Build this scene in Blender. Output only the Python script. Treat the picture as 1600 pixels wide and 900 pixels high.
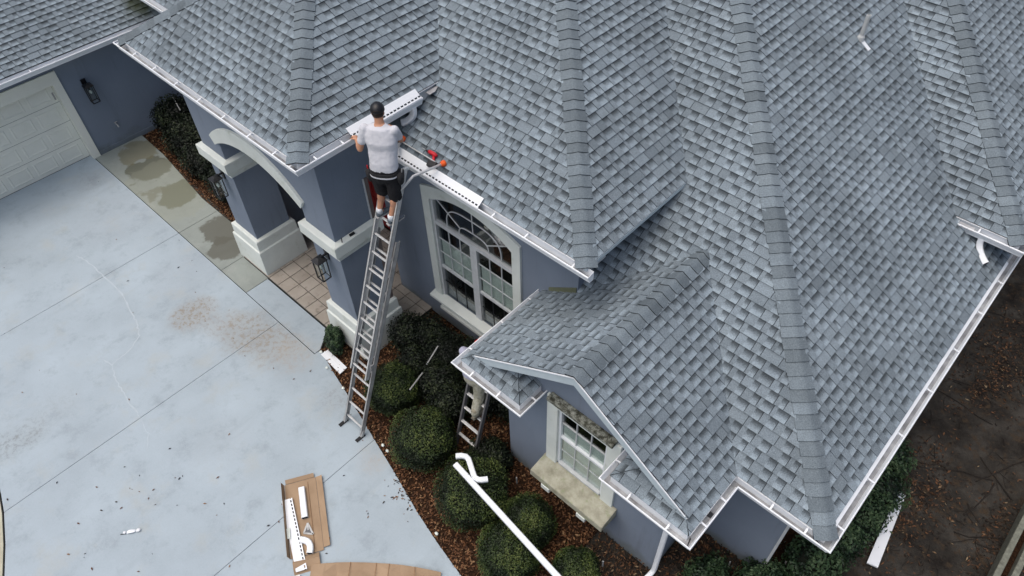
import bpy, bmesh, math, random
from mathutils import Vector, Matrix
random.seed(7)
R = math.radians
for o in list(bpy.data.objects): bpy.data.objects.remove(o)
scene = bpy.context.scene
COL = scene.collection

# ------------------------------------------------------------------ camera
CAM_Z, FPX = 10.8364, 1130.17
PITCH, YAW, ROLL = R(48.1174), R(134.4622), R(-2.0634)
fw = Vector((math.cos(YAW)*math.cos(PITCH), math.sin(YAW)*math.cos(PITCH), -math.sin(PITCH)))
rt0 = Vector((math.sin(YAW), -math.cos(YAW), 0)); up0 = rt0.cross(fw)
rt = rt0*math.cos(ROLL) + up0*math.sin(ROLL); up = up0*math.cos(ROLL) - rt0*math.sin(ROLL)
cd = bpy.data.cameras.new('camera'); cam = bpy.data.objects.new('camera', cd); COL.objects.link(cam)
cd.sensor_width = 36; cd.lens = FPX/1600*36; cd.clip_start = .1; cd.clip_end = 2000
m = Matrix((rt, up, -fw)).transposed().to_4x4(); m.translation = (0, 0, CAM_Z); cam.matrix_world = m
scene.camera = cam
def cam_px(p):
    e = Vector(p) - Vector((0, 0, CAM_Z)); c = e.dot(fw)
    if c < .1: return None
    return 800+FPX*e.dot(rt)/c, 450-FPX*e.dot(up)/c

# ------------------------------------------------------------------ sky, sun, exposure
SUN_DIR = Vector((-.14, -.30, 1.0)).normalized()      # towards the sun
w = bpy.data.worlds.new('World'); scene.world = w; w.use_nodes = True
nt = w.node_tree; bg = nt.nodes['Background']
sky = nt.nodes.new('ShaderNodeTexSky'); sky.sky_type = 'NISHITA'; sky.sun_disc = False
sky.sun_elevation = math.asin(SUN_DIR.z); sky.sun_rotation = math.atan2(SUN_DIR.x, SUN_DIR.y)
sky.air_density = 1.0; sky.dust_density = 6.0; sky.ozone_density = .7
nt.links.new(sky.outputs[0], bg.inputs[0]); bg.inputs[1].default_value = .13
sl = bpy.data.lights.new('sun', 'SUN'); so = bpy.data.objects.new('sun', sl); COL.objects.link(so)
sl.energy = 1.5; sl.angle = R(75); sl.color = (1, .995, .975)
so.rotation_euler = SUN_DIR.to_track_quat('Z', 'Y').to_euler(); so.location = (-12, -8, 25)
vs = scene.view_settings; vs.view_transform = 'Standard'; vs.look = 'None'; vs.gamma = 1; vs.exposure = 0.07
vs.use_curve_mapping = False

# ------------------------------------------------------------------ helpers
def obj(name, me, parent=None):
    o = bpy.data.objects.new(name, me); COL.objects.link(o)
    if parent is not None: o.parent = parent
    return o
ORG = {}
def origin(p):
    v = Vector((0, 0, 0))
    while p is not None:
        v += p.location; p = p.parent
    return v
class MB:
    def __init__(s): s.v = []; s.f = []; s.uv = []; s.at = []
    def face(s, pts, uv=None, at=None):
        n = len(s.v); s.v += [tuple(p) for p in pts]; s.f.append(tuple(range(n, n+len(pts))))
        s.uv.append(uv); s.at.append(at)
    def add(s, vs_, fs, at=None):
        n = len(s.v); s.v += [tuple(p) for p in vs_]
        for f in fs: s.f.append(tuple(i+n for i in f)); s.uv.append(None); s.at.append(at)
        return s
    def box(s, a, b):
        x0, y0, z0 = [min(p, q) for p, q in zip(a, b)]; x1, y1, z1 = [max(p, q) for p, q in zip(a, b)]
        return s.add([(x0,y0,z0),(x1,y0,z0),(x1,y1,z0),(x0,y1,z0),(x0,y0,z1),(x1,y0,z1),(x1,y1,z1),(x0,y1,z1)],
              [(0,3,2,1),(4,5,6,7),(0,1,5,4),(1,2,6,5),(2,3,7,6),(3,0,4,7)])
    def bar(s, a, b, wd, ht, upv=(0,0,1), bev=0):
        """rectangular bar from a to b: width wd across, ht along upv"""
        a = Vector(a); b = Vector(b); d = (b-a).normalized(); u_ = Vector(upv)
        x = d.cross(u_).normalized(); u_ = x.cross(d).normalized()
        c = [(-1,-1),(1,-1),(1,1),(-1,1)] if not bev else [(-1,-1+bev),(-1+bev,-1),(1-bev,-1),(1,-1+bev),(1,1-bev),(1-bev,1),(-1+bev,1),(-1,1-bev)]
        k = len(c); vv = [p + x*(q[0]*wd/2) + u_*(q[1]*ht/2) for p in (a, b) for q in c]
        return s.add(vv, [tuple(range(k-1,-1,-1)), tuple(range(k, 2*k))] + [(i,(i+1)%k,(i+1)%k+k,i+k) for i in range(k)])
    def prism(s, poly, axis, lo, hi):
        """poly: 2d points; axis 'y': (x,z) extruded along y; 'x': (y,z); 'z': (x,y)"""
        def P(q, t): return {'y': (q[0], t, q[1]), 'x': (t, q[0], q[1]), 'z': (q[0], q[1], t)}[axis]
        n = len(poly); vv = [P(q, lo) for q in poly] + [P(q, hi) for q in poly]
        ar = sum(poly[i][0]*poly[(i+1)%n][1]-poly[(i+1)%n][0]*poly[i][1] for i in range(n))
        flip = (ar > 0) != (axis == 'y')
        a = tuple(range(n)); b = tuple(range(n, 2*n)); sd = [(i,(i+1)%n,(i+1)%n+n,i+n) for i in range(n)]
        if flip: fs = [a[::-1], b] + sd
        else: fs = [a, b[::-1]] + [t[::-1] for t in sd]
        return s.add(vv, fs)
    def tube(s, pts, rad, seg=8, cap=True, sx=1.0):
        pts = [Vector(p) for p in pts]; n = len(pts)
        rads = rad if isinstance(rad, (list, tuple)) else [rad]*n
        ref = Vector((0,0,1)); d0 = (pts[1]-pts[0]).normalized()
        if abs(d0.z) > .9: ref = Vector((1,0,0))
        x = d0.cross(ref).normalized(); vv = []
        for i, p in enumerate(pts):
            d = (pts[min(i+1,n-1)]-pts[max(i-1,0)]).normalized()
            x = (x - d*x.dot(d)).normalized(); y = d.cross(x)
            r_ = rads[i]; rx, ry = (r_ if isinstance(r_, tuple) else (r_, r_))
            for k in range(seg):
                a = 2*math.pi*k/seg; vv.append(p + x*math.cos(a)*rx*sx + y*math.sin(a)*ry)
        fs = [(i*seg+k, i*seg+(k+1)%seg, (i+1)*seg+(k+1)%seg, (i+1)*seg+k) for i in range(n-1) for k in range(seg)]
        if cap: fs += [tuple(range(seg-1,-1,-1)), tuple(range((n-1)*seg, n*seg))]
        return s.add(vv, fs)
    def ball(s, c, r, seg=12, ring=8, mat3=None):
        rx, ry, rz = r if isinstance(r, (tuple, list)) else (r, r, r); vv = []
        for i in range(ring+1):
            t = math.pi*i/ring
            for k in range(seg):
                a = 2*math.pi*k/seg; q = Vector((rx*math.sin(t)*math.cos(a), ry*math.sin(t)*math.sin(a), rz*math.cos(t)))
                if mat3: q = mat3 @ q
                vv.append(q + Vector(c))
        return s.add(vv, [(i*seg+k, (i+1)*seg+k, (i+1)*seg+(k+1)%seg, i*seg+(k+1)%seg) for i in range(ring) for k in range(seg)])
    def sweep(s, prof, path, z, inward):
        """prof: closed list of (a, dz); path: plan points of the lip line; inward: +1 if the house is left of the path"""
        n = len(path); k = len(prof); P = [Vector((p[0], p[1])) for p in path]; nm = []
        for i in range(n-1):
            d = (P[i+1]-P[i]).normalized(); nm.append(Vector((-d.y, d.x))*inward)
        vv = []
        for i in range(n):
            if i == 0: mm = nm[0]
            elif i == n-1: mm = nm[-1]
            else:
                mm = nm[i-1]+nm[i]; mm = mm/ (1+nm[i-1].dot(nm[i]))
            for a, dz_ in prof: vv.append((P[i].x+mm.x*a, P[i].y+mm.y*a, z+dz_))
        fs = [(i*k+j, i*k+(j+1)%k, (i+1)*k+(j+1)%k, (i+1)*k+j) for i in range(n-1) for j in range(k)]
        fs += [tuple(range(k-1,-1,-1)), tuple(range((n-1)*k, n*k))]
        return s.add(vv, fs)
    def mesh(s, name, mat, off=Vector((0,0,0)), smooth=False, fix=True):
        me = bpy.data.meshes.new(name); ox, oy, oz = off
        me.from_pydata([(a-ox, b-oy, c-oz) for a, b, c in s.v], [], s.f)
        if any(u is not None for u in s.uv):
            l = me.uv_layers.new(name='UVMap'); fl = []
            for f, u in zip(s.f, s.uv):
                fl += [q for p in (u or [(0.,0.)]*len(f)) for q in p]
            l.data.foreach_set('uv', fl)
        if any(a is not None for a in s.at):
            at = me.attributes.new('tab', 'FLOAT_VECTOR', 'FACE'); fl = []
            for a in s.at: fl += list(a or (0,0,0))
            at.data.foreach_set('vector', fl)
        if mat: me.materials.append(mat)
        if fix:
            b = bmesh.new(); b.from_mesh(me); bmesh.ops.recalc_face_normals(b, faces=b.faces); b.to_mesh(me); b.free()
        if smooth: me.shade_smooth()
        return me
    def build(s, name, mat, parent=None, smooth=False, fix=True, at=None):
        off = origin(parent)
        if at is not None:
            o = obj(name, s.mesh(name, mat, Vector(at), smooth, fix), parent); o.location = Vector(at)-off
        else: o = obj(name, s.mesh(name, mat, off, smooth, fix), parent)
        return o
def tag(o, label, cat, group=None, kind=None):
    o['label'] = label; o['category'] = cat
    if group: o['group'] = group
    if kind: o['kind'] = kind
    return o
def thing(name, loc, label, cat, group=None):
    o = obj(name, None); o.location = loc; o.empty_display_size = .2
    return tag(o, label, cat, group)
def struct(o): o['kind'] = 'structure'; return o
def stuff(o): o['kind'] = 'stuff'; return o
def bevel(o, wd=.006, seg=2):
    b = o.modifiers.new('bevel', 'BEVEL'); b.width = wd; b.segments = seg; b.limit_method = 'ANGLE'; return o

# ------------------------------------------------------------------ materials
class NT:
    def __init__(s, name):
        s.m = bpy.data.materials.new(name); s.m.use_nodes = True; s.t = s.m.node_tree; s.p = s.t.nodes['Principled BSDF']
    def n(s, t, **k):
        q = s.t.nodes.new(t)
        for a, b in k.items():
            if a.startswith('i_'): q.inputs[int(a[2:])].default_value = b
            else: setattr(q, a, b)
        return q
    def l(s, a, b): s.t.links.new(a, b); return s
    def coord(s): return s.n('ShaderNodeTexCoord').outputs['Object']
    def pos(s): return s.n('ShaderNodeNewGeometry').outputs['Position']
    def noise(s, sc, det=4, vec=None, rough=.55):
        q = s.n('ShaderNodeTexNoise'); q.inputs['Scale'].default_value = sc; q.inputs['Detail'].default_value = det; q.inputs['Roughness'].default_value = rough
        s.l(vec if vec is not None else s.pos(), q.inputs['Vector']); return q.outputs['Fac']
    def ramp(s, fac, stops):
        q = s.n('ShaderNodeValToRGB'); e = q.color_ramp.elements
        while len(e) < len(stops): e.new(.5)
        for k, (p, c) in enumerate(stops): e[k].position = p; e[k].color = (*c, 1) if len(c) == 3 else c
        s.l(fac, q.inputs[0]); return q.outputs[0]
    def val(s, fac, a, b, c=0., d=1.):
        q = s.n('ShaderNodeMapRange', interpolation_type='SMOOTHSTEP'); 
        for i, v in zip((1,2,3,4), (a,b,c,d)): q.inputs[i].default_value = v
        s.l(fac, q.inputs[0]); return q.outputs[0]
    def mix(s, fac, a, b, mode='MIX'):
        q = s.n('ShaderNodeMix', data_type='RGBA', blend_type=mode)
        for v, i in ((fac, 0), (a, 6), (b, 7)):
            if isinstance(v, (int, float)): q.inputs[i].default_value = v
            elif isinstance(v, tuple): q.inputs[i].default_value = (*v, 1)
            else: s.l(v, q.inputs[i])
        return q.outputs[2]
    def math(s, op, a, b=None, c=None):
        q = s.n('ShaderNodeMath', operation=op)
        for v, i in ((a,0),(b,1),(c,2)):
            if v is None: continue
            if isinstance(v, (int, float)): q.inputs[i].default_value = v
            else: s.l(v, q.inputs[i])
        return q.outputs[0]
    def bump(s, h, st=.3, dist=.01):
        q = s.n('ShaderNodeBump'); q.inputs['Strength'].default_value = st; q.inputs['Distance'].default_value = dist
        s.l(h, q.inputs['Height']); s.l(q.outputs[0], s.p.inputs['Normal'])
    def col(s, c): 
        if isinstance(c, tuple): s.p.inputs['Base Color'].default_value = (*c, 1)
        else: s.l(c, s.p.inputs['Base Color'])
        return s
    def rough(s, r_, spec=.3, metal=0):
        s.p.inputs['Roughness'].default_value = r_; s.p.inputs['Specular IOR Level'].default_value = spec; s.p.inputs['Metallic'].default_value = metal; return s
    def near(s, x, y, rad, soft, warp=.5, scale=1.5):
        """mask 1 inside an irregular blob of radius rad about plan point x,y"""
        v = s.n('ShaderNodeVectorMath', operation='DISTANCE'); sep = s.n('ShaderNodeSeparateXYZ'); s.l(s.pos(), sep.inputs[0])
        cm = s.n('ShaderNodeCombineXYZ'); s.l(sep.outputs[0], cm.inputs[0]); s.l(sep.outputs[1], cm.inputs[1])
        s.l(cm.outputs[0], v.inputs[0]); v.inputs[1].default_value = (x, y, 0)
        nz = s.noise(scale, 5); dd_ = s.math('ADD', v.outputs['Value'], s.math('MULTIPLY', s.math('SUBTRACT', nz, .5), warp*2))
        return s.val(dd_, rad+soft, rad-soft)
def simple(name, c, rough=.6, spec=.3, metal=0, var=.12, sc=8., bump=0, bsc=60.):
    t = NT(name); f = t.noise(sc, 5)
    d = tuple(v*(1-var) for v in c); b = tuple(min(1, v*(1+var)) for v in c)
    t.col(t.ramp(f, [(.3, d), (.7, b)])); t.rough(rough, spec, metal)
    if bump: t.bump(t.noise(bsc, 3), bump, .006)
    return t.m
M = {}
def mk_shingle(name, tint, gain=1.0):
    t = NT(name); a = t.n('ShaderNodeAttribute', attribute_name='tab'); sp = t.n('ShaderNodeSeparateXYZ'); t.l(a.outputs['Vector'], sp.inputs[0])
    tone, split, rnd = sp.outputs
    uvn = t.n('ShaderNodeUVMap', uv_map='UVMap'); su = t.n('ShaderNodeSeparateXYZ'); t.l(uvn.outputs[0], su.inputs[0]); u, v = su.outputs[0], su.outputs[1]
    pn = t.noise(70, 3); gn = t.noise(75, 4, rough=.8)
    uu = t.math('ADD', u, t.math('MULTIPLY', t.math('SUBTRACT', pn, .5), .10))
    right = t.val(t.math('SUBTRACT', uu, split), -.03, .03)
    vv = t.math('ADD', v, t.math('MULTIPLY', t.math('SUBTRACT', pn, .5), .5))
    g = t.val(vv, .15, .95)                                   # shadow-line granules at the head of the blend tab
    gl = t.math('MULTIPLY', t.val(vv, .6, 1.05), .25)
    dk = t.math('ADD', t.math('MULTIPLY', right, g), t.math('MULTIPLY', t.math('SUBTRACT', 1, right), gl))
    base = t.math('ADD', t.math('MULTIPLY', tone, .085*gain), .158*gain)        # 0.10 .. 0.21
    lift = t.math('MULTIPLY', t.math('MULTIPLY', right, t.math('SUBTRACT', 1, g)), .075*gain)
    val = t.math('ADD', base, lift)
    val = t.math('MULTIPLY', val, t.math('SUBTRACT', 1, t.math('MULTIPLY', dk, .66)))
    val = t.math('MULTIPLY', val, t.math('ADD', .0, t.math('MULTIPLY', gn, 2.0)))
    big = t.val(t.noise(.8, 6, rough=.62), .3, .7, .86, 1.12); val = t.math('MULTIPLY', val, big)
    cm = t.n('ShaderNodeCombineColor'); t.l(val, cm.inputs[0]); t.l(val, cm.inputs[1]); t.l(val, cm.inputs[2])
    c = t.mix(1., cm.outputs[0], tint, 'MULTIPLY')
    c = t.mix(t.math('MULTIPLY', rnd, .18), c, t.mix(1., c, (1.06, 1.0, .92), 'MULTIPLY'))
    if gain == 1.0: c = t.mix(t.math('MULTIPLY', t.near(-17.35, 5.7, .35, .25, .5, 2.), .75), c, (.045, .055, .018))
    t.col(c); t.rough(.92, .15); t.bump(gn, .25, .004)
    return t.m
M['shingle'] = mk_shingle('asphalt_shingle', (.86, 1.045, 1.19))
M['cap'] = mk_shingle('cap_shingle', (.86, 1.045, 1.18), .88)
M['felt'] = simple('roof_felt', (.018, .02, .024), .95)
def mk_stucco():
    t = NT('blue_stucco'); a = t.noise(.9, 5); f = t.noise(45, 4)
    c = t.ramp(a, [(.3, (.182, .218, .272)), (.7, (.214, .254, .314))])
    sp = t.n('ShaderNodeSeparateXYZ'); t.l(t.pos(), sp.inputs[0])
    algae = t.math('MULTIPLY', t.val(t.math('ADD', sp.outputs[2], t.math('MULTIPLY', t.noise(2.5, 5), .7)), .62, .3), .55)
    c = t.mix(algae, c, (.11, .125, .10))
    mp = t.n('ShaderNodeMapping'); mp.inputs['Scale'].default_value = (1, 1, .12); t.l(t.pos(), mp.inputs['Vector'])
    c = t.mix(t.math('MULTIPLY', t.val(t.noise(5, 6, mp.outputs[0], .65), .52, .75), .35), c, (.13, .148, .175)); t.col(c); t.rough(.88, .2); t.bump(f, .5, .008); return t.m
M['stucco'] = mk_stucco()
def mk_trim(name, c0, c1, algae=.4, sc=2.2):
    t = NT(name); c = t.ramp(t.noise(sc, 7, rough=.65), [(.3, c0), (.7, c1)])
    gm = t.math('MULTIPLY', t.val(t.noise(sc*1.5, 6, rough=.65), .54, .72), algae)
    c = t.mix(gm, c, (.24, .28, .15)); t.col(c); t.rough(.7, .3); t.bump(t.noise(30, 4), .2, .006); return t.m
M['trim'] = mk_trim('cream_trim', (.62, .66, .62), (.72, .76, .72), .26)
M['garage_trim'] = mk_trim('garage_paint', (.76, .77, .69), (.82, .83, .75), .06)
M['rake'] = mk_trim('rake_board_paint', (.42, .50, .54), (.50, .58, .62), .12)
M['stone'] = mk_trim('weathered_sill_stone', (.22, .21, .15), (.46, .45, .36), .8, 6.)
def mk_lichen():
    t = NT('lichen_ledge'); c = t.ramp(t.noise(14, 8, rough=.75), [(.32, (.02, .022, .016)), (.46, (.09, .09, .07)), (.56, (.25, .26, .22)), (.72, (.42, .43, .38))])
    t.col(c); t.rough(.95, .1); t.bump(t.noise(60, 5), .8, .01); return t.m
M['lichen'] = mk_lichen()
M['gutter'] = simple('white_gutter_aluminium', (.80, .83, .86), .38, .5, 0, .05, 3)
def mk_gut_in():
    t = NT('used_gutter_aluminium'); c = t.ramp(t.noise(5, 5), [(.3, (.17, .17, .175)), (.55, (.34, .345, .355)), (.75, (.50, .51, .52))]); t.col(c); t.rough(.45, .5); return t.m
M['gutter_in'] = mk_gut_in()
M['soffit'] = simple('soffit_white', (.55, .57, .58), .6)
M['white'] = simple('new_white_aluminium', (.76, .79, .82), .3, .5, 0, .02)
M['slot'] = simple('dark_slot', (.03, .03, .035), .8)
M['alu'] = simple('ladder_aluminium', (.52, .53, .53), .42, .5, .3, .15, 14)
M['alu_dull'] = simple('worn_aluminium', (.40, .405, .40), .5, .5, .3, .25, 9)
M['black'] = simple('black_metal', (.012, .012, .014), .4, .4)
M['rubber'] = simple('black_rubber', (.02, .02, .022), .8)
M['orange'] = simple('orange_rubber', (.75, .11, .02), .55)
M['red'] = simple('red_plastic', (.50, .02, .03), .4)
M['red_door'] = simple('red_door_paint', (.20, .012, .012), .45)
M['brown'] = simple('brown_frame', (.16, .13, .12), .6)
M['pvc'] = simple('grey_pvc', (.50, .52, .52), .5)
def mk_glass():
    t = NT('window_glass'); g = t.n('ShaderNodeBsdfGlossy'); g.inputs['Roughness'].default_value = .03
    tr = t.n('ShaderNodeBsdfTransparent'); tr.inputs[0].default_value = (.90, .93, .92, 1)
    fr = t.n('ShaderNodeLayerWeight'); fr.inputs[0].default_value = .25; mx = t.n('ShaderNodeMixShader')
    fc = t.math('ADD', .05, t.math('MULTIPLY', fr.outputs['Facing'], .35))
    t.l(fc, mx.inputs[0]); t.l(tr.outputs[0], mx.inputs[1]); t.l(g.outputs[0], mx.inputs[2])
    t.l(mx.outputs[0], t.t.nodes['Material Output'].inputs[0]); return t.m
M['glass'] = mk_glass()
M['screen'] = simple('insect_screen', (.018, .02, .022), .7)
M['room'] = simple('dark_room', (.02, .02, .022), .9)
M['blind'] = simple('pale_blind', (.66, .72, .68), .8)
# ------------------------------------------------------------------ house constants
S = .6573; CS = 1/math.sqrt(1+S*S); DD = .0992; DZ = .0464; OV = .5425
xA, yA, zA, xAl = -7.1813, 3.391, 4.9247, -12.18
xB, yB, zB = -3.541, 4.9459, 4.2658
xG1, xG2, xG3, xG4, yG, zG = -4.8314, -3.5218, -2.2179, -.8906, 3.6542, 2.6488
xD, yD = .2984, 4.6877
yF, zF = 10.2131, 3.271
xw, zg = -17.374, 2.7543
yC, zC = 5.40, 3.66
RAKE_Y = 3.89
wallA, wallAx, wallB, wallBx, wallG, wallD, wallDx = yA+OV, xA-OV, yB+OV, xB-OV, yG+OV, yD+OV, xD-OV
house = thing('house', (-7, 8, 0), 'blue-grey stucco house with grey shingle hip roofs and white gutters', 'house')
roof = obj('roof', None, house)
HO = origin(house)
tabs_all = []          # (area, name, MB polygons)
def clip(poly, clipper):
    out = poly
    n = len(clipper)
    for i in range(n):
        a = clipper[i]; b = clipper[(i+1)%n]; ex, ey = b[0]-a[0], b[1]-a[1]; inp = out; out = []
        if not inp: return []
        def sd(p): return ex*(p[1]-a[1]) - ey*(p[0]-a[0])
        for k in range(len(inp)):
            p, q = inp[k], inp[(k+1)%len(inp)]; sp_, sq = sd(p), sd(q)
            if sp_ >= 0: out.append(p)
            if (sp_ >= 0) != (sq >= 0):
                t = sp_/(sp_-sq); out.append((p[0]+(q[0]-p[0])*t, p[1]+(q[1]-p[1])*t))
    return out
def area2(p): return sum(p[i][0]*p[(i+1)%len(p)][1]-p[(i+1)%len(p)][0]*p[i][1] for i in range(len(p)))/2
DOWN = {'-y': Vector((0,-1)), '+x': Vector((1,0)), '-x': Vector((-1,0))}
EXPO = .1385; THK = .0125
rs = random.Random(11)
def roof_face(down, eave, z0, pieces, vbase=0., tabs=True):
    """down: direction the slope falls; eave: plan coordinate of the eave line; pieces: convex plan polygons"""
    d = DOWN[down]; e = Vector((-d.y, d.x)); c0 = d*abs(eave)*(1 if (d.x+d.y)*eave > 0 else -1)
    O3 = Vector((c0.x, c0.y, z0)); eu = Vector((e.x, e.y, 0)); ev = Vector((-d.x*CS, -d.y*CS, S*CS)); nn = eu.cross(ev)
    if nn.z < 0: nn = -nn
    def to2(p): r_ = Vector((p[0], p[1]))-c0; return (r_.dot(e), -r_.dot(d)/CS)
    def to3(p, h=0.): return O3 + eu*p[0] + ev*p[1] + nn*h
    P2 = []
    for pc in pieces:
        q = [to2(p) for p in pc]
        if area2(q) < 0: q = q[::-1]
        P2.append(q); dk = MB(); n = len(q)
        vv = [to3(p) for p in q] + [to3(p, -.02) for p in q]
        dk.add(vv, [tuple(range(n)), tuple(range(2*n-1, n-1, -1))] + [(i+n, (i+1)%n+n, (i+1)%n, i) for i in range(n)])
        dk.build('roof_deck', M['felt'], roof)
    if not tabs: return
    um = min(p[0] for q in P2 for p in q); uM = max(p[0] for q in P2 for p in q); vm = min(p[1] for q in P2 for p in q); vM = max(p[1] for q in P2 for p in q)
    k = 0
    while vbase+k*EXPO < vM:
        v0 = vbase+k*EXPO; u = um - rs.uniform(0, .3)
        while u < uM:
            wd = rs.choice((.13, .17, .185, .20, .21, .22, .235, .25)); a, b = u+.0036, u+wd-.0036; u += wd
            tone = min(1, max(0, rs.gauss(.5, .2))); split = rs.choice((.25, .38, .45, .5, .5, .55, .6, 1.2)); rnd = rs.random()
            lowb = v0 + rs.uniform(-.003, .002)
            for q in P2:
                pl = clip([(a, lowb), (b, lowb), (b, v0+EXPO+.012), (a, v0+EXPO+.012)], q)
                if len(pl) < 3 or area2(pl) < 4e-4: continue
                lift = rs.uniform(.8, 1.25)
                top = [to3(p, THK*lift*(1-(p[1]-v0)/EXPO)+.0035) for p in pl]; bot = [to3(p, .0006) for p in pl]
                uv = [((p[0]-a)/(b-a), (p[1]-v0)/EXPO) for p in pl]; at = (tone, split, rnd)
                cs_ = [cam_px(p) for p in top]
                ar = abs(area2(cs_)) if all(cs_) else 0
                if ar and not all(-5 < c[0] < 1605 and -5 < c[1] < 905 for c in cs_): ar = 0
                tabs_all.append((ar, top, bot, uv, at))
        k += 1
def emit_tab(mb, t):
    _, top, bot, uv, at = t; n = len(top)
    mb.face(top, uv, at)
    for i in range(n):
        j = (i+1)%n; mb.face([top[j], top[i], bot[i], bot[j]], [(0, 1)]*4, (-1.3, 1.5, 0.))
caps = []
def hip_caps(base, dirp, length, slope, na, nb, wa, wb, halfw=.15, z_up=.012, expo=.158, jit=.010):
    """base: foot of the hip (3d); dirp: unit 3d direction up the hip; na, nb face normals; wa, wb sideways unit vectors lying in the two faces"""
    nm = (na+nb).normalized(); n = int(length/expo); 
    for k in range(n, -1, -1):
        c0 = base + dirp*(k*expo+(rs.uniform(-.012,.012) if k else 0)); c1 = base + dirp*((k+1)*expo+.02)
        if (c1-base).length > length: c1 = base + dirp*length
        if (c1-c0).length < .04: continue
        tone = min(1, max(0, rs.gauss(.42, .25))); at = (tone, 1.5, rs.random()); mb = MB(); j = rs.uniform(-jit, jit)
        def ring(c, h):
            r_ = []
            for w_, n_ in ((wa, na),): r_ += [c+w_*(halfw+j)+n_*(h+.002), c+w_*.055+n_*(h+.006)]
            r_ += [c+nm*(h+.012)]
            for w_, n_ in ((wb, nb),): r_ += [c+w_*.055+n_*(h+.006), c+w_*(halfw+j)+n_*(h+.002)]
            return r_
        lo = ring(c0, z_up+.012); hi = ring(c1, z_up-.004); bt = [p - nm*.026 for p in lo]
        # the butt edge bows a little down the hip
        lo = [p - dirp*q for p, q in zip(lo, (.0, .012, .016, .012, .0))]; bt = [p - dirp*q for p, q in zip(bt, (.0, .012, .016, .012, .0))]
        mb.add(lo+hi, [(i, i+1, i+6, i+5) for i in range(4)], at)
        for i in range(4): mb.face([bt[i], bt[i+1], lo[i+1], lo[i]], None, (-1.3,1.5,0))
        mb.face([lo[0], hi[0], hi[0]-na*.016, bt[0]], None, (-1.3,1.5,0)); mb.face([lo[4], bt[4], hi[4]-nb*.016, hi[4]], None, (-1.3,1.5,0))
        mb.build('ridge_cap', M['cap'], roof, smooth=True)
def nrm(down): d = DOWN[down]; return Vector((d.x*S, d.y*S, 1)).normalized()
def hip(corner, z0, da, db, tmax):
    """hip between slopes falling da and db, rising from plan corner; tmax plan run along each axis"""
    a, b = DOWN[da], DOWN[db]; h = -(a+b); dirp = Vector((h.x, h.y, S)); L = dirp.length*tmax; dirp.normalize(); na, nb = nrm(da), nrm(db)
    base = Vector((corner[0], corner[1], z0))
    wa = na.cross(dirp); 
    if wa.dot(Vector((b.x, b.y, 0))) > 0: wa = -wa
    wb = nb.cross(dirp)
    if wb.dot(Vector((a.x, a.y, 0))) > 0: wb = -wb
    hip_caps(base, dirp, L, S, na, nb, wa.normalized(), wb.normalized())
Ax, Ay, Az, Al = xA-DD, yA+DD, zA+DZ, xAl+DD
Bx, By, Bz = xB-DD, yB+DD, zB+DZ
Dx, Dy, Dz = xD-DD, yD+DD, zG+DZ
Fx, Fy, Fz = Dx, yF+DD, zF+DZ
G1, G4, Gy, Gz = xG1+DD, xG4-DD, yG+DD, zG+DZ
ZC = 7.4
def kv(*a): return a
# entry roof A (hipped on both sides)
Aw = (Ax-Al)/2; apx = ((Ax+Al)/2, Ay+Aw)
vAB = (Az + S*Ax - (Bz - S*By))/S            # x + y on the valley between A and B
roof_face('-y', Ay, Az, [[(Al,Ay),(Ax,Ay),apx]])
roof_face('+x', Ax, Az, [[(Ax,Ay),(Ax,vAB-Ax),(apx[0],vAB-apx[0]),apx]])
roof_face('-x', Al, Az, [[(Al,Ay),(apx[0],apx[1]),(apx[0],vAB-apx[0]),(Al,vAB-apx[0])]])
hip((Ax,Ay), Az, '-y', '+x', Aw-.05); hip((Al,Ay), Az, '-y', '-x', Aw-.05)
# roof B
tB = (ZC-Bz)/S
vBD = (Bz + S*Bx - (Dz - S*Dy))/S
roof_face('-y', By, Bz, [[(wallAx,By),(Ax,By),(Ax,vAB-Ax),(wallAx,vAB-Ax)], [(Ax,By),(Bx,By),(Bx-(vAB-Ax-By),vAB-Ax),(Ax,vAB-Ax)], [(Ax,vAB-Ax),(Bx-(vAB-Ax-By),vAB-Ax),(Bx-tB,By+tB),(vAB-By-tB,By+tB)]])
roof_face('+x', Bx, Bz, [[(Bx,By),(Bx,vBD-Bx),(Bx-tB,vBD-Bx+tB),(Bx-tB,By+tB)]])
hip((Bx,By), Bz, '-y', '+x', tB)
# roof D with the cross gable
tD = (ZC-Dz)/S; rx = (G1+G4)/2; gh = (G4-G1)/2; ry = Dy+gh; yDc = Dy+tD
hp = lambda y: Dx-(y-Dy)
yv = wallBx - G1 + Dy
roof_face('-y', Dy, Dz, [[(G4,Dy),(Dx,Dy),(hp(ry),ry),(rx,ry)], [(wallBx,yv),(rx,ry),(wallBx,ry)],
    [(wallBx,ry),(hp(ry),ry),(hp(vBD-Bx),vBD-Bx),(wallBx,vBD-Bx)], [(Bx,vBD-Bx),(hp(vBD-Bx),vBD-Bx),(hp(yDc),yDc),(vBD-yDc,yDc)]])
vDF = (Dz + S*Dx - (Fz - S*Fy))/S
xs = vDF-Fy
INS = .045
roof_face('+x', Dx, Dz, [[(Dx-INS,Dy+INS),(Dx-INS,Fy+.44),(xs,Fy+.44),(xs,Dy+Dx-xs)], [(xs,Dy+Dx-xs),(xs,Fy),(Dx-tD,vDF-Dx+tD),(Dx-tD,yDc)]], vbase=INS/CS)
hip((Dx,Dy), Dz, '-y', '+x', tD)
tF = (ZC-Fz)/S
roof_face('-y', Fy, Fz, [[(xs,Fy),(Fx,Fy),(Fx-tF,Fy+tF),(vDF-Fy-tF,Fy+tF)]])
roof_face('+x', Fx, Fz, [[(Fx,Fy),(Fx,20.),(Fx-tF,20.),(Fx-tF,Fy+tF)]])
hip((Fx,Fy), Fz, '-y', '+x', tF)
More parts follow.
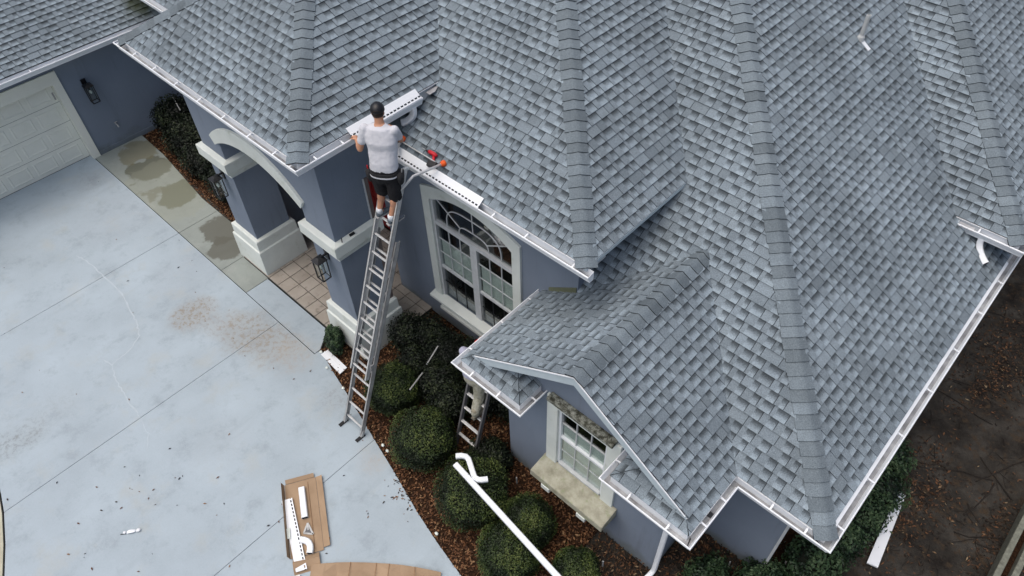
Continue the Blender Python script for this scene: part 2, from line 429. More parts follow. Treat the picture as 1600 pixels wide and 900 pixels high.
roof_face('-x', G1, Gz, [[(G1,RAKE_Y),(wallBx,RAKE_Y),(wallBx,wallB),(G1,wallB)], [(wallBx,RAKE_Y),(rx,RAKE_Y),(rx,ry),(wallBx,yv)], [(G1,Gy),(G1,RAKE_Y),(G1+RAKE_Y-Gy,RAKE_Y)]])
roof_face('+x', G4, Gz, [[(G4,RAKE_Y),(G4,Dy),(rx,ry),(rx,RAKE_Y)], [(G4,Gy),(G4,RAKE_Y),(G4-RAKE_Y+Gy,RAKE_Y)]])
zr = Gz+S*gh
na, nb = nrm('-x'), nrm('+x')
hip_caps(Vector((rx, RAKE_Y, zr)), Vector((0,1,0)), ry-RAKE_Y-.02, 0, na, nb, Vector((-CS,0,-S*CS)), Vector((CS,0,-S*CS)))
# the two eave returns at the foot of the gable
dw = wallG-Gy
E2 = xG2-DD; E3 = xG3+DD
roof_face('-y', Gy, Gz, [[(G1,Gy),(E2,Gy),(E2-dw,wallG),(G1+dw,wallG)], [(E3,Gy),(G4,Gy),(G4-dw,wallG),(E3+dw,wallG)]])
roof_face('+x', E2, Gz, [[(E2,Gy),(E2,wallG),(E2-dw,wallG)]])
roof_face('-x', E3, Gz, [[(E3,Gy),(E3+dw,wallG),(E3,wallG)]])
# garage roof and the link roof behind it
gx = xw+OV-DD
roof_face('+x', gx, zg+DZ, [[(gx,-3.),(gx,9.),(gx-6,9.),(gx-6,-3.)]])
vC = None
roof_face('-y', yC+DD, zC+DZ, [[(-19.5,yC+DD),(wallAx-3.95,yC+DD),(wallAx-3.95,9.5),(-19.5,9.5)]])
# flat cap of the main roof, far above the frame
MB().prism([(vAB-By-tB,By+tB),(Bx-tB,By+tB),(Bx-tB,vBD-Bx+tB),(Dx-tD,yDc),(Dx-tD,vDF-Dx+tD),(Fx-tF,Fy+tF),(Fx-tF,20),(-15,20),(-15,By+tB)], 'z', ZC-.05, ZC).build('roof_deck', M['felt'], roof)
tabs_all.sort(key=lambda t: -t[0])
for t in tabs_all[:290]:
    mb = MB(); emit_tab(mb, t); mb.build('shingle', M['shingle'], roof, fix=False)
mb = MB()
for t in tabs_all[290:]: emit_tab(mb, t)
stuff(mb.build('shingle_field', M['shingle'], roof, fix=False))

# ------------------------------------------------------------------ gutters, fascia, soffit
GP = [(0,.004),(-.004,-.006),(0,-.022),(.012,-.034),(.018,-.06),(.032,-.088),(.036,-.115),(.112,-.115),(.112,.028),(.108,.028),(.108,-.108),(.042,-.108),(.037,-.086),(.024,-.058),(.017,-.03),(.007,-.018),(.012,-.006),(.014,.004),(.007,.008)]
FP = [(.116,.030),(.138,.030),(.138,-.115),(OV,-.115),(OV,-.135),(.116,-.135)]
def gutter(path, z, inward, hang, used=False, ends=(True, True), fpath=None):
    g = MB().sweep(GP, path, z, inward).build('gutter', M['gutter'], house)
    MB().sweep(FP, fpath or path, z, inward).build('fascia', M['soffit'], house)
    for i in range(len(path)-1):
        a, b = Vector(path[i]), Vector(path[i+1]); L = (b-a).length; d = (b-a).normalized(); nn = Vector((-d.y, d.x))*inward
        for t in hang[i]:
            c = a+d*t; p0 = c+nn*.004; p1 = c+nn*.110
            MB().bar((p0.x,p0.y,z-.004), (p1.x,p1.y,z+.012), .022, .006).bar((p1.x-nn.x*.012,p1.y-nn.y*.012,z-.02),(p1.x-nn.x*.012,p1.y-nn.y*.012,z+.02), .03, .02, (d.x,d.y,0)).build('hanger', M['white'], g)
        # shallow dirty water-line inside the trough
    inn = MB(); n = len(path)
    pr_in = [(.044,-.1065),(.1065,-.1065),(.1065,-.1035),(.044,-.1035)]
    MB().sweep(pr_in, path, z, inward).build('trough_floor', M['gutter_in'], g)
    for e, idx in zip(ends, (0, -1)):
        if not e: continue
        p = Vector(path[idx]); q = Vector(path[1 if idx == 0 else -2]); d = (p-q).normalized(); dd_ = (path[1][0]-path[0][0], path[1][1]-path[0][1]) if idx == 0 else (path[-1][0]-path[-2][0], path[-1][1]-path[-2][1])
        s1 = Vector(dd_).normalized(); nn = Vector((-s1.y, s1.x))*inward; cp = MB(); outl = GP[:9]
        v0 = [(p.x+nn.x*a+d.x*.001, p.y+nn.y*a+d.y*.001, z+b-.002) for a, b in outl]; v1 = [(x+d.x*.004, y+d.y*.004, zz) for x, y, zz in v0]; k = len(v0)
        cp.add(v0+v1, [tuple(range(k)), tuple(range(2*k-1,k-1,-1))]+[(i,(i+1)%k,(i+1)%k+k,i+k) for i in range(k)]).build('end_cap', M['gutter'], g)
    return g
gA = gutter([(xAl,8.4),(xAl,yA),(xA,yA),(xA,5.62)], zA, 1, [[], [.10,.62,1.25,1.9,2.55,3.2,3.85,4.45,4.84], [.35,.8]], ends=(False,True), fpath=[(xAl,8.4),(xAl,yA),(xA,yA),(xA,6.1)])
gB = gutter([(-7.66,yB),(xB,yB)], zB, 1, [[2.45,3.05,3.85]], fpath=[(-7.7,yB),(Bx-.035,yB)])
gutter([(xG2,wallG),(xG2,yG),(xG1,yG),(xG1,wallB)], zG, -1, [[.22], [.45,.95], [.35,1.0,1.6]])
gutter([(xG3,wallG),(xG3,yG),(xG4,yG),(xG4,yD),(xD,yD),(xD,14.)], zG, 1, [[.2], [.42,.98], [.36,.78], [.42,.86], [.35,1.15,2.0,2.9,3.8,4.7,5.5]], ends=(True,False))
gutter([(-.66,yF),(xD,yF),(xD,20.)], zF, 1, [[.3,.75],[.5]], ends=(True,False), fpath=[(-.72,yF),(xD,yF),(xD,20.)])
gutter([(xw+OV,-3.),(xw+OV,wallC := yC+.54)], zg, 1, [[.6,1.5,2.4,3.3,4.2,5.1,5.9]], ends=(True,True), fpath=[(xw+OV,-3.),(xw+OV,wallC)])
gutter([(xw+.2,yC),(-12.3,yC)], zC, 1, [[.3,1.2,2.1,3.0]])
# eave edge of roof B on its right side has no gutter: a plain metal drip board
MB().box((Bx-.03,By-.02,Bz-.06),(Bx+.012,vBD-Bx-.03,Bz-.004)).build('drip_edge', M['rake'], house)
MB().box((wallBx,By+.05,Bz-.13),(Bx-.03,vBD-Bx+.4,Bz-.10)).build('soffit', M['soffit'], house)
# pale drip-edge flashing along the big right-hand eave and the others
MB().prism([(Dx-.10,Dz+.10*S+.002),(Dx+.002,Dz+.001),(Dx+.002,Dz-.006),(Dx-.10,Dz+.10*S-.012)], 'y', Dy+.20, Fy+.3).build('flashing', M['gutter'], house)
for a, b in (((G4-.02,Gy+.02,Gz-.012),(G4+.014,Dy-.02,Gz-.005)), ((Ax-.02,Ay,Az-.012),(Ax+.014,vAB-Ax-.03,Az-.005))):
    MB().box(a, b).build('flashing', M['gutter'], house)
for a, b in (((Al,Ay-.014,Az-.012),(Ax,Ay+.02,Az-.005)), ((wallAx,By-.014,Bz-.012),(Bx,By+.02,Bz-.005)), ((G4+.03,Dy-.014,Dz-.012),(Dx-.06,Dy+.02,Dz-.005)), ((xs,Fy-.014,Fz-.012),(Fx,Fy+.02,Fz-.005))):
    MB().box(a, b).build('flashing', M['gutter'], house)
# bent end flashings where the upper eaves die into the lower roof
for c, s_ in (((Ax, vAB-Ax-.02), 'A'), ((xs+.02, Fy), 'F')):
    z0 = Az if s_ == 'A' else Fz
    if s_ == 'A': q = [(c[0]+.02, c[1]-.28), (c[0]+.02, c[1]-.01), (c[0]+.11, c[1]-.17), (c[0]+.11, c[1]-.28)]
    else: q = [(c[0]+.01, c[1]-.02), (c[0]+.3, c[1]-.02), (c[0]+.3, c[1]-.12), (c[0]+.15, c[1]-.12)]
    MB().prism(q, 'z', z0-.05, z0-.045).build('flashing', M['gutter_in'], house)
# rake boards of the gable
def rake(sgn, xe):
    mb = MB(); x0, z0 = rx, zr-.012; x1, z1 = xe, Gz-.012
    q = [(x0,z0),(x1,z1),(x1,z1-.07),(x1+sgn*-.06,z1-.10),(x0,z0-.155)]
    return mb.prism(q, 'y', RAKE_Y-.004, RAKE_Y+.03).build('rake_board', M['rake'], house)
rake(-1, G1+.02); rake(1, G4-.02)
for sg, xe in ((-1, G1), (1, G4)):
    MB().prism([(rx, zr-.155),(xe, Gz-.10),(xe, Gz-.075),(rx, zr-.13)], 'y', RAKE_Y+.03, wallG).build('soffit', M['soffit'], house)
    MB().prism([(rx, zr+.004),(xe, Gz+.004),(xe, Gz-.014),(rx, zr-.014)], 'y', RAKE_Y-.016, RAKE_Y-.004).build('drip_edge', M['gutter'], house)
# drop outlet hole in the gutter by the inner corner, black corner sealant gaps
MB().box((xG4-.098,4.18,zG-.104),(xG4-.046,4.255,zG-.100)).build('outlet', M['slot'], house)
MB().prism([(xG4-.05,yG+.045),(xG4-.075,yG+.16),(xG4-.095,yG+.17),(xG4-.062,yG+.045)], 'z', zG-.103, zG-.099).build('sealant', M['slot'], house)
MB().prism([(xD-.11,yD+.05),(xD-.10,yD+.045),(xD-.20,yD+.105),(xD-.21,yD+.09)], 'z', zG-.102, zG-.098).build('sealant', M['slot'], house)
# ------------------------------------------------------------------ walls
def wall(mb, smooth=False): return mb.build('wall', M['stucco'], house)
def arc_pts(cx, half, z0, rise, n=20):
    Rr = (half*half+rise*rise)/(2*rise); cz = z0+rise-Rr; a = math.asin(half/Rr)
    return [(cx+Rr*math.sin(-a+2*a*i/n), cz+Rr*math.cos(-a+2*a*i/n)) for i in range(n+1)]
P1x0, P1x1, P2x0, P2x1, PD = -11.65, -10.885, -8.49, wallAx, .77
zcap = zA-.118
ar = arc_pts((P1x1+P2x0)/2, (P2x0-P1x1)/2, 3.24, .37)
wall(MB().prism([(P1x0,2.72),(P1x1,2.72)] + ar + [(P2x0,2.72),(P2x1,2.72),(P2x1,zcap),(P1x0,zcap)], 'y', wallA, wallA+PD))
oa, ia = arc_pts(-9.71, 1.36, 3.37, .55), arc_pts(-9.71, 1.26, 3.21, .395)
bevel(MB().prism(oa + ia[::-1], 'y', wallA-.05, wallA+.02).build('arch_trim', M['trim'], house), .008)
# side wall above the side opening, and on past roof B
wall(MB().prism([(wallA+PD,3.72),(wallB+.2,3.72),(wallB+.2,4.0),(8.3,4.0),(8.3,zcap),(wallA+PD,zcap)], 'x', wallAx-.18, wallAx-.001))
wall(MB().box((P1x0,wallA+PD,0),(P1x0+.18,8.3,zcap)))
MB().box((P1x0+.2,wallA+PD+.01,3.74),(wallAx-.2,6.34,3.80)).build('porch_ceiling', M['soffit'], house)
MB().box((wallAx-.05,wallA+PD-.02,.05),(wallAx+.012,wallA+PD+.05,3.72)).build('jamb_trim', M['brown'], house)
MB().box((wallAx-.02,wallA+PD-.045,2.9),(wallAx+.016,wallA+PD-.022,3.72)).build('jamb_trim', M['soffit'], house)
def ring_loft(prof, x0, x1, y0, y1):
    """prof: list of (offset outwards, z)"""
    mb = MB(); vv = []
    for o_, z in prof: vv += [(x0-o_,y0-o_,z),(x1+o_,y0-o_,z),(x1+o_,y1+o_,z),(x0-o_,y1+o_,z)]
    n = len(prof); fs = [(i*4+k, i*4+(k+1)%4, i*4+4+(k+1)%4, i*4+4+k) for i in range(n-1) for k in range(4)]
    return mb.add(vv, fs + [(3,2,1,0), tuple(range(n*4-4, n*4))])
for x0, x1 in ((P1x0, P1x1), (P2x0, P2x1)):
    y0, y1 = wallA, wallA+PD
    p = MB().box((x0+.012,y0,.6),(x1,y1,2.72)).build('column', M['stucco'], house)
    bevel(ring_loft([(.01,2.50),(.035,2.505),(.035,2.555),(.065,2.60),(.105,2.655),(.105,2.865),(.09,2.875),(.0,2.895),(-.05,2.895)], x0, x1, y0, y1).build('column_band', M['trim'], p), .004)
    bevel(ring_loft([(.125,-.02),(.112,.62),(.110,.65),(.082,.675),(.076,.90),(.06,.915),(-.02,.925)], x0, x1, y0, y1).build('column_base', M['trim'], p), .006)
# bits left on the ledge by the worker
MB().bar((wallAx+.05,4.18,2.90),(wallAx+.062,4.27,2.91), .035, .03).build('bracket', M['black'], house)
MB().bar((wallAx+.075,4.01,2.89),(wallAx+.07,4.02,2.98), .012, .012, (1,0,0)).build('bracket', M['black'], house)
# porch back wall with the red door
DW = 6.36
wall(MB().box((P1x0+.18,DW,0),(-10.72,DW+.2,3.74))); wall(MB().box((-8.78,DW,0),(-8.5,DW+.2,3.74))); wall(MB().box((-10.72,DW,2.55),(-8.78,DW+.2,3.74)))
wall(MB().box((-8.5,wallB,0),(-8.3,DW+.2,4.1)))
dr = MB().box((-10.72,DW+.06,.05),(-8.78,DW+.16,2.55)).build('front_door', M['brown'], house)
for k in range(2):
    a = -10.66+k*.92; b = a+.90
    leaf = MB().box((a,DW+.02,.08),(b,DW+.06,2.48)).build('door_leaf', M['red_door'], dr)
    for z0, z1 in ((.2,.8),(.92,1.62),(1.74,2.36)):
        for c in (a+.1, a+.49): MB().box((c,DW+.008,z0),(c+.31,DW+.02,z1)).build('door_panel', M['red_door'], dr)
    MB().tube([(b-.05 if k == 0 else a+.05,DW+.02,1.05),(b-.05 if k == 0 else a+.05,DW-.05,1.05)], .018, 8).build('door_handle', M['black'], dr)
# ---- wall B with the arched window
WBx0, WBx1, WBz0 = -7.34, -5.16, .80
wz = zB-.118
ao = arc_pts(-6.25, 1.00, 3.12, .30)
wall(MB().box((-8.3,wallB,-.05),(-7.25,wallB+.2,wz))); wall(MB().box((-5.25,wallB,-.05),(wallBx,wallB+.2,wz)))
wall(MB().box((-7.25,wallB,-.05),(-5.25,wallB+.2,.74))); wall(MB().prism(ao + [(-5.25,wz),(-7.25,wz)], 'y', wallB, wallB+.2))
wall(MB().prism([(wallB+.2,-.05),(8.0,-.05),(8.0,wz),(wallB+.2,wz)], 'x', wallBx-.2, wallBx))
win = None
def frame_arch(outer, inner, x0, x1, xi0, xi1, z0, zi0, y0, y1):
    return MB().prism([(x0,z0)] + outer + [(x1,z0),(x1-.001,z0)] + [(xi1,zi0)] + inner[::-1] + [(xi0,zi0)], 'y', y0, y1)
o_ = arc_pts(-6.25, 1.09, 3.34, .225); i_ = arc_pts(-6.25+.0, .915, 3.13, .27)
fr = MB()
fr.prism([(-7.34,.78),(-7.165,.78),(-7.165,3.13)] + i_[1:-1] + [(-5.335,3.13),(-5.335,.78),(-5.16,.78)] + o_[::-1], 'y', wallB-.045, wallB+.03)
win = bevel(fr.build('window', M['trim'], house), .006)
MB().prism([(-7.165,.74),(-7.125,.74),(-7.125,3.10)] + arc_pts(-6.25, .875, 3.11, .25)[1:-1] + [(-5.375,3.10),(-5.375,.74),(-5.335,.74)] + i_[::-1], 'y', wallB+.0, wallB+.07).build('window_frame', M['soffit'], win)
MB().box((-7.125,wallB+.005,2.575),(-5.375,wallB+.07,2.655)).build('transom_bar', M['soffit'], win)
MB().box((-6.325,wallB+.005,.74),(-6.175,wallB+.07,2.575)).build('mullion', M['soffit'], win)
ga = arc_pts(-6.25, .875, 3.11, .25)
MB().prism([(-7.125,2.655)] + ga + [(-5.375,2.655)], 'y', wallB+.05, wallB+.054).build('pane', M['glass'], win)
def ell(cx, hw, z0, h, n=16, pw=.62):
    return [(cx-hw*math.copysign(abs(math.cos(math.pi*i/n))**pw, math.cos(math.pi*i/n)), z0+h*math.sin(math.pi*i/n)**pw) for i in range(n+1)]
def ribbon(pts, y, r_=.011): return MB().tube([(x, y, z) for x, z in pts], r_, 6)
ribbon(ell(-6.25,.335,2.655,.215), wallB+.04).build('muntin', M['soffit'], win)
ribbon(ell(-6.25,.62,2.655,.475), wallB+.04).build('muntin', M['soffit'], win)
for a, b in (((-6.25,2.87),(-6.25,3.35)), ((-6.56,2.81),(-7.11,3.16)), ((-5.94,2.81),(-5.39,3.16))): ribbon([a, b], wallB+.04, .010).build('muntin', M['soffit'], win)
for x0, x1 in ((-7.125,-6.325), (-6.175,-5.375)):
    MB().box((x0,wallB+.015,1.53),(x1,wallB+.06,1.58)).build('meeting_rail', M['soffit'], win)
    cw = (x1-x0)/3
    for c in range(3):
        for r_ in range(3):
            z0 = 1.58+r_*.3317
            MB().box((x0+c*cw+.008,wallB+.042,z0+.008),(x0+(c+1)*cw-.008,wallB+.046,z0+.3237)).build('pane', M['glass'], win)
        for r_ in range(2):
            z0 = .76+r_*.385; MB().box((x0+c*cw+.01,wallB+.052,z0+.01),(x0+(c+1)*cw-.01,wallB+.056,z0+.375)).build('pane', M['glass'], win)
    for c in (1, 2):
        MB().box((x0+c*cw-.007,wallB+.032,1.58),(x0+c*cw+.007,wallB+.05,2.575)).build('muntin', M['soffit'], win)
        MB().box((x0+c*cw-.008,wallB+.048,.76),(x0+c*cw+.008,wallB+.062,1.53)).build('muntin', M['screen'], win)
    for z in (1.912, 2.243): MB().box((x0,wallB+.033,z-.007),(x1,wallB+.051,z+.007)).build('muntin', M['soffit'], win)
    MB().box((x0,wallB+.049,1.137),(x1,wallB+.061,1.153)).build('muntin', M['screen'], win)
    MB().box((x0+.02,wallB+.075,1.57),(x1-.02,wallB+.08,2.20)).build('blind', M['blind'], win)
rm = MB().box((-7.16,wallB+.21,.7),(-5.34,wallB+.9,3.42)); rm.f = rm.f[:2]+rm.f[3:]; rm.uv = rm.uv[:-1]; rm.at = rm.at[:-1]
rm.build('interior', M['room'], win, fix=False)  # shallow near-black box; its colour stands in for the unlit room
bevel(MB().prism([(wallB+.03,.78),(wallB-.15,.74),(wallB-.15,.68),(wallB+.0,.66)], 'x', -7.40, -5.10).build('window_sill', M['trim'], win), .008)
bevel(MB().prism([(wallB,.52),(wallB-.10,.50),(wallB-.10,.43),(wallB,.41)], 'x', -7.2, -5.2).build('apron_ledge', M['trim'], win), .008)
# dirt-green flashing at the foot of wall B where the low roof meets it
MB().prism([(G1+.12,Gz+.07),(wallBx-.02,Gz+.07+S*(wallBx-.14-G1)),(wallBx-.02,Gz+.19+S*(wallBx-.14-G1)),(G1+.12,Gz+.16)], 'y', wallB-.016, wallB+.01).build('wall_flashing', mk_trim('mossy_flashing', (.10,.115,.07), (.17,.18,.12), .8), house)
# ---- gable wall and window
GW0, GW1 = wallBx-.2, xG4-OV
GW0 = -4.2815
gz0 = lambda x: Gz-.09+S*min(x-G1, G4-x)
wx0, wx1, wz0, wz1 = -3.32, -2.44, .98, 2.42
wall(MB().prism([(GW0,-.05),(wx0,-.05),(wx0,gz0(wx0)),(GW0,gz0(GW0))], 'y', wallG, wallG+.2)); wall(MB().prism([(wx1,-.05),(GW1,-.05),(GW1,gz0(GW1)),(wx1,gz0(wx1))], 'y', wallG, wallG+.2))
wall(MB().box((wx0,wallG,-.05),(wx1,wallG+.2,wz0))); wall(MB().prism([(wx0,wz1),(wx1,wz1),(wx1,gz0(wx1)),(rx,gz0(rx)),(wx0,gz0(wx0))], 'y', wallG, wallG+.2))
wall(MB().box((GW0,wallG+.2,-.05),(GW0+.2,wallB,Gz-.1))); wall(MB().box((GW1-.2,wallG+.2,-.05),(GW1,wallD,Gz-.1)))
g2 = bevel(MB().prism([(-3.49,.97),(-3.30,.97),(-3.30,2.46),(-2.46,2.46),(-2.46,.97),(-2.25,.97),(-2.25,2.66),(-3.49,2.66)], 'y', wallG-.04, wallG+.03).build('window', M['trim'], house), .006)
bevel(MB().box((-3.43,wallG-.13,2.66),(-2.33,wallG+.0,2.735)).build('window_ledge', M['lichen'], g2), .012)
bevel(MB().prism([(wallG-.0,.985),(wallG-.05,.975),(wallG-.35,.925),(wallG-.36,.80),(wallG-.05,.76),(wallG,.76)], 'x', -3.53, -2.17).build('window_sill', M['stone'], g2), .012)
for x in (-3.30, -2.62): bevel(MB().box((x,wallG-.372,.70),(x+.16,wallG-.05,.806)).build('sill_bracket', M['trim'], g2), .008)
MB().prism([(-3.30,.99),(-3.26,.99),(-3.26,2.42),(-2.50,2.42),(-2.50,.99),(-2.46,.99),(-2.46,2.46),(-3.30,2.46)], 'y', wallG+.005, wallG+.06).build('window_frame', M['white'], g2)
MB().box((-3.26,wallG-.02,.99),(-2.50,wallG+.07,1.03)).build('sill_track', M['soffit'], g2)
MB().box((-3.26,wallG+.01,1.70),(-2.50,wallG+.06,1.745)).build('meeting_rail', M['white'], g2)
cw = .76/3
for c in range(3):
    for z0, z1, dy in ((1.03,1.365,.03),(1.365,1.70,.03),(1.745,2.08,.045),(2.08,2.42,.045)):
        MB().box((-3.26+c*cw+.007,wallG+dy,z0+.007),(-3.26+(c+1)*cw-.007,wallG+dy+.004,z1-.007)).build('pane', M['glass'], g2)
for c in (1, 2): MB().box((-3.26+c*cw-.0065,wallG+.026,1.03),(-3.26+c*cw+.0065,wallG+.05,2.42)).build('muntin', M['soffit'], g2)
for z in (1.365, 2.08): MB().box((-3.26,wallG+.027,z-.0065),(-2.50,wallG+.051,z+.0065)).build('muntin', M['soffit'], g2)
MB().box((-3.25,wallG+.062,1.0),(-2.51,wallG+.066,2.02)).build('blind', M['blind'], g2)
rm = MB().box((-3.31,wallG+.21,.9),(-2.45,wallG+.9,2.5)); rm.f = rm.f[:2]+rm.f[3:]; rm.uv = rm.uv[:-1]; rm.at = rm.at[:-1]
rm.build('interior', M['room'], g2, fix=False)  # same kind of box: darkness of the room put into its colour
# ---- wall D, right-hand walls, wall F
wall(MB().box((GW1-.2,wallD,-.05),(wallDx,wallD+.2,Dz-.1))); wall(MB().box((wallDx-.2,wallD+.2,-.05),(wallDx,20,Dz-.1)))
MB().box((wallDx-.004,wallD-.012,-.05),(wallDx+.03,wallD+.06,Dz-.12)).build('corner_trim', M['soffit'], house)
wall(MB().box((xs-.6,yF+OV,2.6),(wallDx,yF+OV+.2,Fz-.1)))
# ---- garage
GD0, GD1 = -1.66, 3.235
wall(MB().box((xw-.2,GD1+.16,-.05),(xw,wallC,zg-.08))); wall(MB().box((xw-.2,GD0-.16,2.06),(xw,GD1+.16,zg-.08))); wall(MB().box((xw-.2,-3,-.05),(xw,GD0-.16,zg-.08)))
wall(MB().box((xw,wallC,-.05),(P1x0,wallC+.2,zC-.1)))
MB().prism([(GD1,-.01),(GD1+.175,.0),(GD1+.175,2.34),(GD0-.175,2.34),(GD0-.175,0),(GD0,0),(GD0,2.06),(GD1,2.06)], 'x', xw-.19, xw+.035).build('garage_surround', M['garage_trim'], house)
MB().box((xw,GD1+.176,-.03),(xw+.02,wallC,.11)).build('wall_plinth', M['stucco'], house)
gd = MB().box((xw-.235,GD0,-.01),(xw-.205,GD1,2.06)).build('garage_door', M['garage_trim'], house)
for r_ in range(4):
    z0 = .0+r_*.515
    sec = MB().box((xw-.205,GD0+.004,z0+.004),(xw-.188,GD1-.004,z0+.511)).build('door_section', M['garage_trim'], gd)
    for c in range(8):
        a = GD0+.06+c*.603; b = a+.49
        pm = MB(); X = xw-.188
        for q, (i0, h) in enumerate(((0, .0), (.014, -.0), )): pass
        # a raised field inside a pressed groove
        y0, y1, z1, z2 = a, b, z0+.085, z0+.43
        rings = [(0, .0005), (.012, .009), (.03, .010), (.05, .003)]
        vv = []
        for ins, hh in rings: vv += [(X+hh,y0+ins,z1+ins),(X+hh,y1-ins,z1+ins),(X+hh,y1-ins,z2-ins),(X+hh,y0+ins,z2-ins)]
        fs = [(i*4+k, i*4+(k+1)%4, i*4+4+(k+1)%4, i*4+4+k) for i in range(3) for k in range(4)] + [(12,13,14,15)]
        pm.add(vv, fs).build('door_panel', M['garage_trim'], gd)
MB().box((xw-.186,GD1-.07,1.62),(xw-.17,GD1-.035,1.80)).build('door_bracket', M['alu_dull'], gd)
for z in (.514, 1.029, 1.544): MB().box((xw-.204,GD0,z-.003),(xw-.1895,GD1,z+.003)).build('section_joint', M['slot'], gd)
# hose tap on the garage wall
tp = MB().tube([(xw,4.07,.58),(xw+.09,4.07,.57),(xw+.11,4.07,.52)], .018, 8).tube([(xw+.05,4.07,.58),(xw+.05,4.07,.64)], .008, 6); tp.tube([(xw+.05,4.03,.64),(xw+.05,4.11,.64)], .012, 6)
tp.build('hose_tap', M['alu_dull'], house)
# ---- vent pipe on the big right-hand slope
vx, vy = -3.20, 11.16; vz = Dz+S*(Dx-vx)
vp = MB().tube([(vx,vy,vz-.05),(vx,vy,vz+.40)], .035, 14, cap=False).tube([(vx,vy,vz+.40),(vx,vy,vz+.402)], [.035,.027], 14, cap=False).tube([(vx,vy,vz+.402),(vx,vy,vz+.30)], .027, 14, cap=False).build('vent_pipe', M['pvc'], house, smooth=True)
MB().tube([(vx,vy,vz-.03),(vx,vy,vz+.05),(vx,vy,vz+.08)], [.06,.055,.038], 14).build('boot', M['pvc'], vp)
MB().bar((vx+.02,vy,vz+.0),(vx+.19,vy-.01,vz-.105), .075, .012, nrm('+x')).build('base_flashing', M['gutter'], vp)
MB().tube([(vx,vy,vz+.36),(vx,vy,vz+.365)], .027, 14).build('bore', M['slot'], vp)
# ---- downspouts fixed to the house
def spout(pts, name='downspout', wd=.075, dp=.055, mat='gutter', rib=True, parent=house):
    mb = MB(); P_ = [Vector(p) for p in pts]; vv = []; n = len(P_); x = None
    for i, p in enumerate(P_):
        d = (P_[min(i+1,n-1)]-P_[max(i-1,0)]).normalized()
        if x is None:
            ref = Vector((0,0,1)) if abs(d.z) < .9 else Vector((0,1,0)); x = d.cross(ref).normalized()
        x = (x-d*x.dot(d)).normalized(); y = d.cross(x); k = .012
        for a, b in ((-wd/2,-dp/2+k),(-wd/2+k,-dp/2),(wd/2-k,-dp/2),(wd/2,-dp/2+k),(wd/2,dp/2-k),(wd/2-k,dp/2),(-wd/2+k,dp/2),(-wd/2,dp/2-k)): vv.append(p+x*a+y*b)
    fs = [(i*8+k, i*8+(k+1)%8, i*8+8+(k+1)%8, i*8+8+k) for i in range(n-1) for k in range(8)]
    # open mouth: inner skin so that the end reads hollow
    mb.add(vv, fs); c = P_[-1]; d = (P_[-1]-P_[-2]).normalized()
    m_ = vv[-8:]; inn = [q+(c-q)*.1 for q in m_]; dp_ = [q-d*.04 for q in inn]
    mb.add(m_+inn, [(k,(k+1)%8,(k+1)%8+8,k+8) for k in range(8)])
    mb.add([q for q in vv[:8]], [tuple(range(7,-1,-1))])
    o = mb.build(name, M[mat], parent)
    MB().add(inn+dp_, [(k,(k+1)%8,(k+1)%8+8,k+8) for k in range(8)] + [tuple(range(8,16))]).build('mouth', M['slot'], o, fix=False)
    return o
def elbow_curve(p0, p1, p2, n=6):
    a, b, c = Vector(p0), Vector(p1), Vector(p2)
    return [a*(1-t)**2+b*2*t*(1-t)+c*t*t for t in [i/n for i in range(n+1)]]
spout([(-7.25,5.47,4.83),(-7.25,5.47,4.76)]+elbow_curve((-7.25,5.47,4.74),(-7.245,5.455,4.62),(-7.38,5.33,4.56),8)[1:], 'elbow', .10, .075)
spout(elbow_curve((-.28,yF+.06,zF-.11),(-.28,yF+.06,zF-.30),(-.05,yF-.10,zF-.36)), 'elbow', .085, .065)
spout(elbow_curve((-1.22,yG+.07,zG-.11),(-1.24,yG+.09,zG-.30),(-1.36,wallG-.10,zG-.45))+elbow_curve((-1.375,wallG-.07,zG-.52),(-1.38,wallG-.055,zG-.57),(-1.38,wallG-.05,zG-.65))+[(-1.38,wallG-.05,.28)]+elbow_curve((-1.38,wallG-.05,.24),(-1.38,wallG-.05,.12),(-1.42,wallG-.26,.07)), 'downspout')
